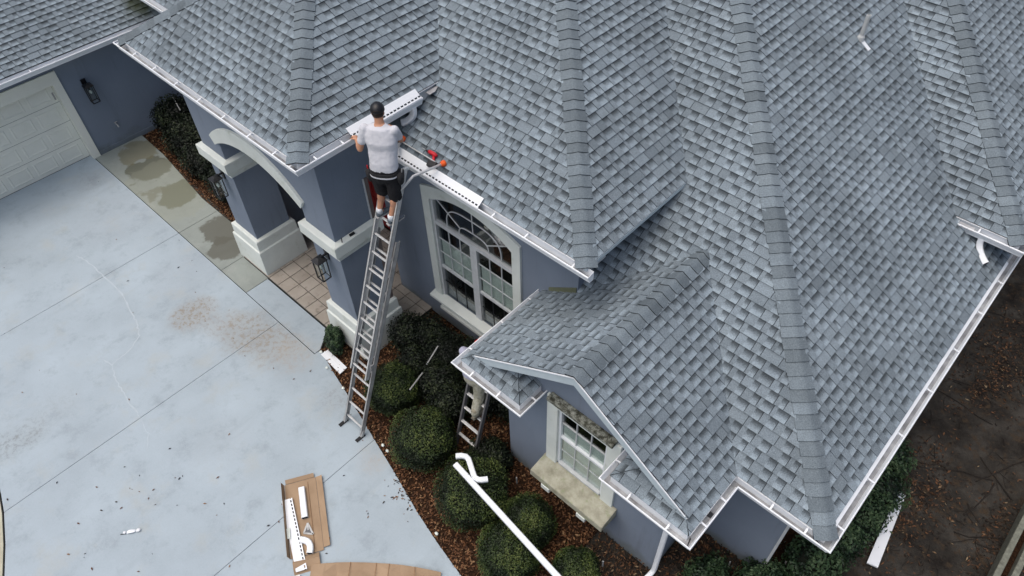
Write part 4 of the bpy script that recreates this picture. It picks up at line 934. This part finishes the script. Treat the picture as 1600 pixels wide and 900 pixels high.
# ------------------------------------------------------------------ gutter guards
def guard(a, b, inw, z0, z1, wd, label, slots=True, pitch=.066, parent=None):
    """slotted strip from a to b (plan points on the lip), reaching wd inwards; z0 at the lip, z1 at the back"""
    a, b = Vector(a), Vector(b); d = (b-a).normalized(); n = Vector(inw); L = (b-a).length
    t = thing('gutter_guard', (a.x, a.y, z0), label, 'gutter guard', 'white slotted gutter guards'); 
    def P(s_, w_, h=0): return (a.x+d.x*s_+n.x*w_, a.y+d.y*s_+n.y*w_, z0+(z1-z0)*w_/wd+h)
    def slab(s0, s1, w0, w1, mb): 
        v = [P(s0,w0),P(s1,w0),P(s1,w1),P(s0,w1),P(s0,w0,.004),P(s1,w0,.004),P(s1,w1,.004),P(s0,w1,.004)]
        mb.add(v, [(0,3,2,1),(4,5,6,7),(0,1,5,4),(1,2,6,5),(2,3,7,6),(3,0,4,7)])
    pl = MB(); slab(0,L,.036,wd,pl); pl.build('plate', M['white'], t)
    fl = MB(); slab(0,L,-.002,.016,fl); s_ = .01
    while s_ < L-.02: slab(s_, s_+.022, .016, .036, fl); s_ += pitch
    fl.build('slotted_edge', M['white'], t)
    sh = MB(); v = [P(0,.012,-.010),P(L,.012,-.010),P(L,.040,-.010),P(0,.040,-.010)]; sh.add(v, [(0,1,2,3)]); sh.build('slot_backing', M['slot'], t, fix=False)  # plain near-black sheet under the slots, so the gaps read dark
    return t
guard((xA,4.34), (xA,5.60), (-1,0), zA+.012, zA+.108, .125, 'white slotted gutter guard strip the man is fitting on the upper gutter')
guard((-7.60,yB), (-5.45,yB), (0,1), zB+.012, zB+.108, .125, 'white slotted gutter guard lying along the gutter above the arched window')

# ------------------------------------------------------------------ drill lying on roof B
dn = nrm('-y'); dq = Vector((-6.60, 5.20, Bz+S*(5.20-By)+.015))
dt = thing('cordless_drill', dq, 'red and black cordless drill lying on the shingles beside the ladder top', 'drill')
ax = Vector((.80,.08,.10)); ax = (ax-dn*ax.dot(dn)).normalized(); ay = dn.cross(ax)
def dp(u, v, h): return dq+ax*u+ay*v+dn*h
MB().tube([dp(-.06,.03,.04), dp(-.02,.03,.04), dp(.05,.02,.04), dp(.10,.01,.04)], [.026,.032,.031,.022], 12).build('motor_body', M['red'], dt, smooth=True)
MB().tube([dp(-.12,.035,.04), dp(-.09,.033,.04), dp(-.055,.03,.04)], [.010,.020,.024], 10).build('chuck', M['black'], dt, smooth=True)
MB().tube([dp(-.19,.05,.045), dp(-.11,.035,.04)], .004, 6).build('bit', M['alu_dull'], dt)
MB().tube([dp(.05,.0,.035), dp(.075,-.06,.03), dp(.085,-.11,.03)], [.022,.019,.022], 10).build('handle', M['red'], dt, smooth=True)
bevel(MB().bar(dp(.025,-.135,.04), dp(.175,-.12,.04), .085, .08, dn).build('battery', M['black'], dt), .01)

# ------------------------------------------------------------------ loose downspout, offset elbow, sticks, strips
t = spout([(-4.40,3.13,.985),(-1.90,2.88,.93)], 'loose_downspout', .085, .062, 'white', parent=None)
tag(t, 'long straight white downspout lying across the round bushes', 'downspout')
el = [(-4.49,3.23,.985),(-4.43,3.29,.99),(-4.37,3.325,.99),(-4.31,3.32,.99),(-4.27,3.30,.99),(-4.07,3.19,.99),(-4.02,3.17,.99),(-3.96,3.185,.985),(-3.92,3.22,.985),(-3.87,3.285,.98)]
t = spout(el, 'loose_elbow', .082, .062, 'white', parent=None); tag(t, 'white S-shaped downspout elbow lying on the largest round bush', 'downspout elbow')
for a, b, lab in (((-6.33,4.56,.82),(-6.20,4.17,.80),'upper of two thin pale sticks lying on the dark shrub'), ((-6.16,4.03,.74),(-6.01,3.62,.83),'lower of two thin pale sticks, reaching over the first round bush'), ((-16.89,5.45,.86),(-16.3,5.30,.80),'thin pale stick standing among the courtyard shrubs')):
    tag(MB().bar(a, b, .022, .010).build('stick', M['alu_dull'], at=a), lab, 'stick', 'thin pale sticks')
for x, y, lab in ((-3.86,3.88,'small pale stake in the mulch left of the gable window'), (-2.0,3.75,'small pale stake in the mulch below the gable window sill'), (-.62,5.0,'small pale stake at the foot of the recessed wall'), (-.02,5.55,'small pale stake under the lower right roof corner')):
    tag(MB().bar((x,y,-.03),(x-.01,y+.01,.16), .018, .018, (1,0,0)).build('stake', M['pvc'], at=(x,y,-.03)), lab, 'stake', 'small garden stakes')
st = MB().prism([(-8.33,3.32),(-8.31,3.48),(-7.72,3.46),(-7.70,3.28)], 'z', .022, .028); st.prism([(-8.33,3.395),(-8.32,3.415),(-7.72,3.385),(-7.72,3.365)], 'z', .028, .034)
tag(st.build('metal_strip', M['white'], at=(-8.0,3.4,.022)), 'short flat white metal strip lying at the corner of the mulch bed by the ladder', 'metal strip')
pb = random.Random(4)
for k in range(6):
    x, y = ((-8.38,3.36),(-8.0,3.21),(-7.42,3.13),(-6.0,2.86),(-5.86,2.84),(-4.2,2.42))[k]
    tag(MB().ball((x,y,.015), (.035,.028,.02), 8, 6).build('stone', M['blind'], at=(x,y,0), smooth=True), 'small pale stone on the edge between driveway and mulch', 'stone', 'pale stones along the bed edge')
wb = MB().prism([(.70,7.82),(.83,7.80),(1.00,6.44),(.85,6.40)], 'z', .03, .06)
tag(wb.build('white_board', M['gutter'], at=(.85,7.1,.03)), 'long white board on the ground half hidden by the hedge', 'board')
M['grey_wood'] = simple('weathered_timber', (.15,.155,.125), .9, var=.35, sc=14, bump=.5)
te = thing('timber_edging', (2.40,8.2,-.06), 'weathered double timber edging at the bottom right corner', 'timber edging')
for x in (2.27, 2.46): bevel(MB().bar((x-.02,5.5,.12),(x+.02,10.2,.12), .085, .32, (0,0,1)).build('plank', M['grey_wood'], te), .012)
MB().box((2.32,5.5,-.05),(2.42,10.2,.10)).build('soil_fill', M['mulch'], te)

# ------------------------------------------------------------------ cardboard and what lies on it
def mk_card():
    t = NT('cardboard'); c = t.ramp(t.noise(2.5, 5), [(.3,(.28,.195,.125)),(.7,(.37,.265,.175))]); t.col(c); t.rough(.9, .1); t.bump(t.noise(6, 3), .3, .02); return t.m
M['card'] = mk_card()
cb = thing('cardboard_box', (-5.9,1.2,0), 'flattened open cardboard box on the driveway holding white gutter parts', 'cardboard box')
u_ = Vector((1.12,-.67,0)).normalized(); v_ = Vector((.50,.84,0)).normalized(); c0 = Vector((-6.62,1.30,0))
def cp(u, v, h): return c0+u_*u+v_*v+Vector((0,0,h))
def sheet(rows, name, parent, mat='card', th=.006):
    nu, nv = len(rows), len(rows[0]); mb = MB(); vv = [p for r_ in rows for p in r_]; low = [p-Vector((0,0,th)) for p in vv]; N = len(vv)
    fs = []
    for i in range(nu-1):
        for j in range(nv-1): a = i*nv+j; fs.append((a,a+1,a+nv+1,a+nv)); fs.append((a+N+nv,a+N+nv+1,a+N+1,a+N))
    bd = [(0,j) for j in range(nv)]+[(i,nv-1) for i in range(1,nu)]+[(nu-1,j) for j in range(nv-2,-1,-1)]+[(i,0) for i in range(nu-2,0,-1)]; ids = [i*nv+j for i, j in bd]
    for k in range(len(ids)): a, b = ids[k], ids[(k+1)%len(ids)]; fs.append((a,a+N,b+N,b))
    return mb.add(vv+low, fs).build(name, M[mat], parent)
kr = random.Random(5)
sheet([[cp(.0+1.26*i/6, .50*j/4, .018+kr.uniform(0,.008)) for j in range(5)] for i in range(7)], 'box_panel', cb)
sheet([[cp(.0+1.26*i/6, -.005-.012*j, .02+.06*j+kr.uniform(-.006,.006)) for j in range(3)] for i in range(7)], 'box_flap', cb)
sheet([[cp(-.01-.03*j, .02+.46*i/4, .02+.018*j) for j in range(3)] for i in range(5)], 'box_flap', cb)
sheet([[cp(1.27+.09*j, .03+.40*i/4, .02+.05*math.sin(j*1.3)) for j in range(4)] for i in range(5)], 'box_flap', cb)
sheet([[cp(.0+1.22*i/6, .505+.05*j, .024+.010*j+kr.uniform(0,.006)) for j in range(3)] for i in range(7)], 'box_flap', cb)
MB().bar(cp(.05,.37,.029), cp(1.2,.37,.029), .008, .004).build('crease', simple('card_crease', (.24,.14,.075), .9), cb)
MB().bar(cp(.78,-.004,.07), cp(.95,-.006,.07), .004, .08, v_).build('shipping_label', M['blind'], cb)
c2 = thing('cardboard_sheet', (-4.4,1.1,0), 'long creased cardboard sheet at the bottom edge of the driveway', 'cardboard sheet')
rows = []
for i in range(11):
    s_ = i/10; p = Vector((-5.22,.82,0)).lerp(Vector((-3.70,2.05,0)), s_) + Vector((.06,-.06,0))*math.sin(s_*3.1)*-1.0
    rows.append([p+Vector((.62,-.70,0)).normalized()*(.62*j/5*(1-.25*s_))+Vector((0,0,.03+.022*math.sin(i*2.3)*(j>0)+.012*math.sin(j*1.9+i)+(.03 if j == 0 else 0))) for j in range(6)])
sheet(rows, 'card_panel', c2)
for s_ in (.32,.5,.68,.84): 
    a, b = Vector(rows[int(s_*10)][0]), Vector(rows[int(s_*10)][5]); MB().bar(a+Vector((0,0,.006)), b+Vector((0,0,.006)), .008, .004).build('crease', bpy.data.materials['card_crease'], c2)
def flat_guard(a, b, side, wd, z, label):
    return guard(a, b, side, z, z+.02, wd, label)
nv = Vector((-.50,-.84)).normalized()
gd3 = guard((-6.33,1.25), (-5.22,.73), (nv.x,nv.y), .055, .045, .165, 'white slotted gutter guard off-cut lying on the cardboard box')
MB().bar((-5.27,.56,.035),(-5.03,.44,.035), .11, .006).build('under_strip', M['alu'], gd3)
d3 = spout([(-6.36,1.46,.056),(-5.90,1.19,.056)], 'downspout_offcut', .10, .062, 'white', parent=None); tag(d3, 'short straight white downspout off-cut on the cardboard box', 'downspout')
e3 = spout(elbow_curve((-5.66,.93,.06),(-5.50,1.06,.075),(-5.38,.90,.06)), 'downspout_elbow', .095, .07, 'white', parent=None); tag(e3, 'white curved downspout elbow on the cardboard box beside the guard strip', 'downspout elbow')
sq = thing('speed_square', (-5.7,1.1,.03), 'small triangular metal speed square on the cardboard box', 'square')
A_, B_, C_ = Vector((-5.81,1.17)), Vector((-5.72,1.03)), Vector((-5.60,1.12)); cc = (A_+B_+C_)/3
for p, q in ((A_,B_),(B_,C_),(C_,A_)): MB().bar((p.x,p.y,.036),(q.x,q.y,.036), .026, .006).build('edge', M['alu_dull'], sq)
MB().prism([(A_.x,A_.y),(B_.x,B_.y),(C_.x,C_.y)], 'z', .033, .035).build('plate', M['fibre'], sq)
MB().bar((A_.x,A_.y,.042),(cc.x,cc.y,.040), .02, .005).build('scale_bar', M['alu_dull'], sq)
wr = thing('wrapper', (-7.75,-.77,0), 'small crumpled white wrapper lying alone on the driveway', 'wrapper')
wv = Vector((.16,.22,0)); 
for k, (s0, s1, w_) in enumerate(((0,.16,.022),(.2,.68,.030),(.72,.95,.028))):
    a, b = Vector((-7.83,-.88,.018))+wv*s0, Vector((-7.83,-.88,.022))+wv*s1; MB().tube([a, a.lerp(b,.3)+Vector((0,0,.012)), a.lerp(b,.7)+Vector((0,0,.008)), b], [(w_*.7,.008),(w_,.014),(w_,.012),(w_*.6,.006)], 8).build('fold', M['white'], wr)
MB().bar((-7.85,-.92,.006),(-7.80,-.86,.008), .012, .008).build('tail', M['screen'], wr)
# ------------------------------------------------------------------ people
def remesh(mb, voxel, name, mat, parent, smooth_it=6, disp=None):
    me = mb.mesh('tmp', None, origin(parent)); o = bpy.data.objects.new('tmp', me); COL.objects.link(o)
    r_ = o.modifiers.new('r', 'REMESH'); r_.mode = 'VOXEL'; r_.voxel_size = voxel; r_.use_smooth_shade = True
    s_ = o.modifiers.new('s', 'SMOOTH'); s_.factor = .5; s_.iterations = smooth_it
    if disp:
        tx = bpy.data.textures.new('folds', 'CLOUDS'); tx.noise_scale = disp[1]
        d_ = o.modifiers.new('d', 'DISPLACE'); d_.texture = tx; d_.strength = disp[0]; d_.mid_level = .5; d_.texture_coords = 'LOCAL'
    bpy.context.view_layer.update(); ev = o.evaluated_get(bpy.context.evaluated_depsgraph_get())
    m2 = bpy.data.meshes.new_from_object(ev); m2.name = name; bpy.data.objects.remove(o); bpy.data.meshes.remove(me)
    m2.materials.clear(); m2.materials.append(mat); m2.shade_smooth()
    return obj(name, m2, parent)
def loft(mb, rings, seg=20):
    """rings: (centre, side, front, rx, ry)"""
    vv = []
    for c, s_, f, a, b in rings:
        for k in range(seg):
            t = 2*math.pi*k/seg; ct, st_ = math.cos(t), math.sin(t); e = .8
            vv.append(Vector(c)+Vector(s_)*math.copysign(abs(ct)**e, ct)*a+Vector(f)*math.copysign(abs(st_)**e, st_)*b)
    n = len(rings); mb.add(vv, [(i*seg+k, i*seg+(k+1)%seg, (i+1)*seg+(k+1)%seg, (i+1)*seg+k) for i in range(n-1) for k in range(seg)]+[tuple(range(seg-1,-1,-1)), tuple(range((n-1)*seg, n*seg))])
def limb(mb, pts, rad, seg=12):
    P_ = [Vector(p) for p in pts]; out = []; rr = []
    for i in range(len(P_)-1):
        for k in range(5):
            t = k/5; out.append(P_[i].lerp(P_[i+1], t)); a, b = rad[i], rad[i+1]; r_ = a+(b-a)*t
            out_b = 0; rr.append(r_)
    out.append(P_[-1]); rr.append(rad[-1]); mb.tube(out, rr, seg)
    for p, r_ in zip(P_, rad): mb.ball(p, r_, 12, 8)
def hand(mb, wrist, dirv, palm_n, curl, thumb_side):
    """dirv: along the hand; palm_n: out of the back of the hand; curl: radians of each knuckle"""
    w_ = Vector(wrist); d = Vector(dirv).normalized(); n = Vector(palm_n); n = (n-d*n.dot(d)).normalized(); s_ = d.cross(n)*thumb_side
    loft(mb, [(w_, s_, n, .026, .018), (w_+d*.03, s_, n, .034, .016), (w_+d*.085, s_, n, .041, .014), (w_+d*.10, s_, n, .036, .011)], 14)
    for k, (o_, L) in enumerate(((.030,.072),(.010,.082),(-.011,.076),(-.031,.060))):
        p = w_+d*.093+s_*o_; a = 0; pts = [p-d*.02]; pts.append(p); 
        for q in range(3):
            a += curl*(1, 1.15, .8)[q]; p = p+(d*math.cos(a)-n*math.sin(a))*L*(.45,.32,.23)[q]; pts.append(p)
        mb.tube(pts, [.010,.0098,.0092,.0085,.0072], 8); mb.ball(p, .0072, 8, 6)
    p = w_+d*.03+s_*.030; q1 = p+(d*.6+s_*.7-n*.25).normalized()*.038; q2 = q1+(d*.85+s_*.25-n*.45).normalized()*.032
    mb.tube([p-s_*.01, p, q1, q2], [.013,.0125,.0105,.0085], 8); mb.ball(q2, .0085, 8, 6)
def person(loc, label, J, mats, opts):
    t = thing('person', loc, label, 'person'); s_ = Vector(J['side']).normalized(); f = Vector((-s_.y, s_.x, 0)); g = lambda k: Vector(J[k])
    b = MB(); pe, wa, ch, nk, hd = g('pelvis'), g('waist'), g('chest'), g('neck'), g('head')
    shm = (g('shL')+g('shR'))/2
    loft(b, [(pe-Vector((0,0,.10)), s_, f, .12, .09), (pe, s_, f, .158, .108), (wa, s_, f, .135, .098), (ch, s_, f, .165, .112), (ch.lerp(shm,.6), s_, f, .172, .10), (shm+Vector((0,0,.035)), s_, f, .11, .075), (nk, s_, f, .06, .058)])
    limb(b, [nk-Vector((0,0,.05)), nk.lerp(hd,.55)], [.066,.060])
    hf = Vector(J.get('look', f)).normalized(); hs = Vector((hf.y,-hf.x,0)).normalized(); hu = hs.cross(hf).normalized()
    if hu.z < 0: hu = -hu
    m3 = Matrix((hs, hf, hu)).transposed()
    H = lambda x, y, z: hd+m3@Vector((x,y,z))
    b.ball(hd, (.080,.098,.115), 18, 14, m3); b.ball(H(0,.035,-.062), (.052,.055,.055), 14, 10, m3)         # skull, jaw
    b.ball(H(0,.098,-.018), (.014,.020,.024), 8, 8, m3); b.ball(H(0,.086,.025), (.055,.02,.016), 10, 8, m3)   # nose, brow
    b.ball(H(0,.082,-.058), (.026,.014,.010), 8, 6, m3)                                                       # mouth
    for e in (-1, 1): b.ball(H(e*.078,-.004,-.012), (.010,.018,.030), 8, 8, m3)                               # ears
    for q in 'LR':
        limb(b, [g('sh'+q), g('el'+q), g('wr'+q)], [.054,.043,.028]); limb(b, [g('el'+q), g('el'+q).lerp(g('wr'+q),.35)], [.043,.043])
        hand(b, g('wr'+q), J['hd'+q], J['hn'+q], J.get('curl', .7), -1 if q == 'L' else 1)
        limb(b, [g('hip'+q), g('kn'+q), g('an'+q)], [.088,.057,.038]); c_ = g('kn'+q).lerp(g('an'+q), .32); bk = -f*.015; b.ball(c_+bk, (.056,.056,.10), 12, 10)
        limb(b, [g('an'+q), g('an'+q)+Vector(J['foot'+q])*.35-Vector((0,0,.05)), g('an'+q)+Vector(J['foot'+q])*.7-Vector((0,0,.06))], [.036,.030,.020])
    body = remesh(b, .0085, 'body', mats['skin'], t, 3)
    for e in (-1, 1): MB().ball(H(e*.031,.084,.008), (.012,.008,.009), 8, 6, m3).build('eye', M['room'], t)
    # hair and cap
    hb = MB(); hb.ball(H(0,-.012,.012), (.081,.092,.108), 18, 12, m3); vs_ = hb.v; 
    hb.v = [tuple(Vector(p) if (Vector(p)-hd).dot(hu) > -.045 else hd+((Vector(p)-hd)*.80)) for p in vs_]; hb.build('hair', mats['hair'], t, smooth=True)
    cpm = MB(); cpm.ball(H(0,-.004,.030), (.096,.112,.108), 20, 14, m3); cpm.v = [tuple(Vector(p) if (Vector(p)-hd).dot(hu) > .022 else Vector(p)+hu*(.022-(Vector(p)-hd).dot(hu))*.92) for p in cpm.v]
    cap_ = cpm.build('cap', mats['cap'], t, smooth=True)
    bl = [H(.075*math.cos(a), .075+.085*math.sin(a), .034+.012*math.sin(a)) for a in [math.pi*k/10 for k in range(11)]]; n = len(bl)
    MB().add(bl+[p+hu*.006 for p in bl], [tuple(range(n)), tuple(range(2*n-1,n-1,-1))]+[(i,i+1,i+1+n,i+n) for i in range(n-1)]).build('cap_brim', mats['cap'], cap_)
    MB().ball(H(0,-.004,.137), .009, 8, 6).build('cap_button', mats['cap'], cap_)
    MB().tube([H(.05*math.cos(a), -.098-.012*math.sin(a), .030+.030*math.sin(a)) for a in [math.pi*k/8 for k in range(9)]], .006, 6).build('cap_strap', mats['hair'], cap_)
    # shirt
    sh = MB(); hem = pe.lerp(wa, .35)
    loft(sh, [(hem, s_, f, .196, .135), (wa, s_, f, .190, .132), (ch-Vector((0,0,.06)), s_, f, .203, .136), (ch+Vector((0,0,.04)), s_, f, .212, .134), (ch.lerp(shm,.7), s_, f, .210, .118), (shm+Vector((0,0,.04)), s_, f, .150, .09), (nk-Vector((0,0,.005)), s_, f, .068, .066)])
    for q in 'LR':
        sl_ = opts.get('sleeve', .62); a, e = g('sh'+q), g('el'+q)
        if sl_ <= 1: limb(sh, [a, a.lerp(e, sl_)], [.068,.062])
        else: limb(sh, [a, e, e.lerp(g('wr'+q),.85)], [.072,.058,.044])
    remesh(sh, .010, 'shirt', mats['shirt'], t, 9, (.010, .06))
    # trousers or shorts
    tr = MB(); loft(tr, [(pe-Vector((0,0,.13)), s_, f, .135, .115), (pe-Vector((0,0,.03)), s_, f, .192, .142), (hem+Vector((0,0,.03)), s_, f, .186, .130)])
    for q in 'LR':
        a, k_, n_ = g('hip'+q), g('kn'+q), g('an'+q)
        if opts.get('short', True): limb(tr, [a, a.lerp(k_,.5), a.lerp(k_,1.02)], [.112,.106,.102])
        else: limb(tr, [a, k_, n_+Vector((0,0,.03))], [.112,.092,.074])
    remesh(tr, .010, 'shorts' if opts.get('short', True) else 'trousers', mats['trousers'], t, 3, (.014, .05))
    for q in 'LR':
        a, fv = g('an'+q), Vector(J['foot'+q]); fd = Vector((fv.x,fv.y,0)).normalized(); sd = Vector((-fd.y,fd.x,0))
        if opts.get('sock'): MB().tube([a+Vector((0,0,.055)), a+Vector((0,0,.02)), a-Vector((0,0,.03))], [.043,.044,.046], 14).build('sock', M['white'], t, smooth=True)
        sm = MB(); z0 = a.z-.085
        loft(sm, [(a-fd*.055+Vector((0,0,-.05)), sd, Vector((0,0,1)), .030, .036), (a-fd*.03+Vector((0,0,-.045)), sd, Vector((0,0,1)), .038, .044), (a+fd*.06+Vector((0,0,-.052)), sd, Vector((0,0,1)), .044, .038), (a+fd*.14+Vector((0,0,-.062)), sd, Vector((0,0,1)), .046, .028), (a+fd*.205+Vector((0,0,-.068)), sd, Vector((0,0,1)), .030, .020)], 14)
        if not opts.get('short', True): limb(sm, [a-Vector((0,0,.03)), a+Vector((0,0,.09))], [.052,.056])
        shoe = remesh(sm, .009, 'shoe', mats['shoe'], t, 2)
        so = MB(); so.prism([(-.075,-.035),(-.075,.035),(.10,.048),(.19,.038),(.225,0),(.19,-.038),(.10,-.048)], 'z', 0, .018)
        so.v = [tuple(a+fd*x+sd*y+Vector((0,0,z-.095))) for x, y, z in so.v]; so.build('sole', mats['sole'], shoe)
    if opts.get('belt'):
        bm = MB(); bc = pe.lerp(wa,.18); loft(bm, [(bc-Vector((0,0,.03)), s_, f, .202, .146), (bc+Vector((0,0,.015)), s_, f, .200, .144)], 24); bt_ = bm.build('belt', M['rubber'], t)
        wm = MB(); loft(wm, [(bc-Vector((0,0,.050)), s_, f, .203, .150), (bc-Vector((0,0,.030)), s_, f, .203, .150)], 24); wm.build('shirt_tail', mats['shirt'], t)
        for e in (-1, 1):
            c_ = bc+s_*e*.215-Vector((0,0,.09)); pm = MB(); loft(pm, [(c_-Vector((0,0,.10)), f, s_, .055, .03), (c_-Vector((0,0,.02)), f, s_, .075, .045), (c_+Vector((0,0,.08)), f, s_, .080, .050)], 14)
            pc = pm.build('tool_pouch', M['rubber'], bt_, smooth=True); MB().tube([c_+s_*e*.02+Vector((0,0,.05)), c_+s_*e*.03+f*.01+Vector((0,0,.13))], .010, 8).build('tool', M['alu_dull'] if e > 0 else M['red'], bt_)
    return t
def mk_skin(c):
    t = NT('skin'); t.col(t.ramp(t.noise(9, 4), [(.3, tuple(v*.88 for v in c)), (.7, tuple(v*1.1 for v in c))])); t.rough(.5, .35); t.p.inputs['Subsurface Weight'].default_value = .08; t.p.inputs['Subsurface Radius'].default_value = (.01,.004,.002); return t.m
sk = mk_skin((.46,.235,.145)); hair = simple('dark_hair', (.02,.013,.009), .6)
person((-6.62,4.28,3.84), 'man in white t-shirt, black shorts and black cap on the long ladder', dict(
    side=(.85,.53,0), look=(-.70,.70,-.16), pelvis=(-6.595,4.350,4.66), waist=(-6.605,4.375,4.84), chest=(-6.645,4.43,5.08), neck=(-6.70,4.485,5.325), head=(-6.765,4.535,5.440),
    shL=(-6.845,4.335,5.255), elL=(-6.875,4.225,4.975), wrL=(-7.085,4.335,4.955), hdL=(-.75,.25,.05), hnL=(.1,.2,1),
    shR=(-6.515,4.565,5.255), elR=(-6.60,4.70,4.99), wrR=(-6.86,4.77,5.02), hdR=(-1,.05,-.05), hnR=(.1,.1,1),
    hipL=(-6.685,4.295,4.60), knL=(-6.745,4.355,4.27), anL=(-6.742,4.235,3.945), footL=(.0,.19,0), hipR=(-6.515,4.405,4.60), knR=(-6.51,4.395,4.27), anR=(-6.505,4.245,3.945), footR=(.02,.19,0), curl=.75),
    dict(skin=sk, hair=hair, cap=M['black'], shirt=simple('white_cotton', (.56,.57,.61), .85, var=.06), trousers=simple('black_cloth', (.010,.010,.012), .85), shoe=simple('grey_shoe', (.10,.12,.14), .7, var=.35, sc=30), sole=simple('pale_sole', (.35,.35,.35), .7)),
    dict(sleeve=.60, short=True, sock=True, belt=True))
def mk_camo():
    t = NT('camo_cloth'); c = t.ramp(t.noise(13, 4), [(.36,(.25,.245,.19)),(.48,(.33,.325,.26)),(.58,(.38,.37,.31)),(.68,(.27,.27,.21))]); t.col(c); t.rough(.9, .1); return t.m
person((-4.88,3.90,.90), 'second worker in lavender-grey shirt and pale camouflage trousers, half hidden under the gable eave', dict(
    side=(.93,.36,0), look=(-.30,.93,-.45), pelvis=(-4.93,4.16,1.66), waist=(-4.96,4.16,1.82), chest=(-4.99,4.17,2.02), neck=(-4.95,4.26,2.21), head=(-4.925,4.36,2.29),
    shL=(-5.14,4.15,2.14), elL=(-5.09,4.30,1.92), wrL=(-5.02,4.48,2.02), hdL=(.2,.8,.6), hnL=(0,-.6,.8),
    shR=(-4.82,4.27,2.14), elR=(-4.77,4.39,1.94), wrR=(-4.80,4.53,2.10), hdR=(0,.7,.7), hnR=(0,-.7,.7),
    hipL=(-4.99,4.13,1.60), knL=(-4.93,4.28,1.36), anL=(-4.86,4.10,1.25), footL=(.0,.19,0), hipR=(-4.86,4.16,1.60), knR=(-4.84,4.12,1.27), anR=(-4.80,3.96,.99), footR=(.0,.19,0), curl=.5),
    dict(skin=sk, hair=hair, cap=simple('faded_cap', (.30,.20,.18), .8), shirt=simple('lavender_shirt', (.36,.37,.47), .9, var=.08), trousers=mk_camo(), shoe=simple('tan_boot', (.30,.27,.20), .8), sole=simple('boot_sole', (.12,.11,.09), .8)),
    dict(sleeve=1.5, short=False))
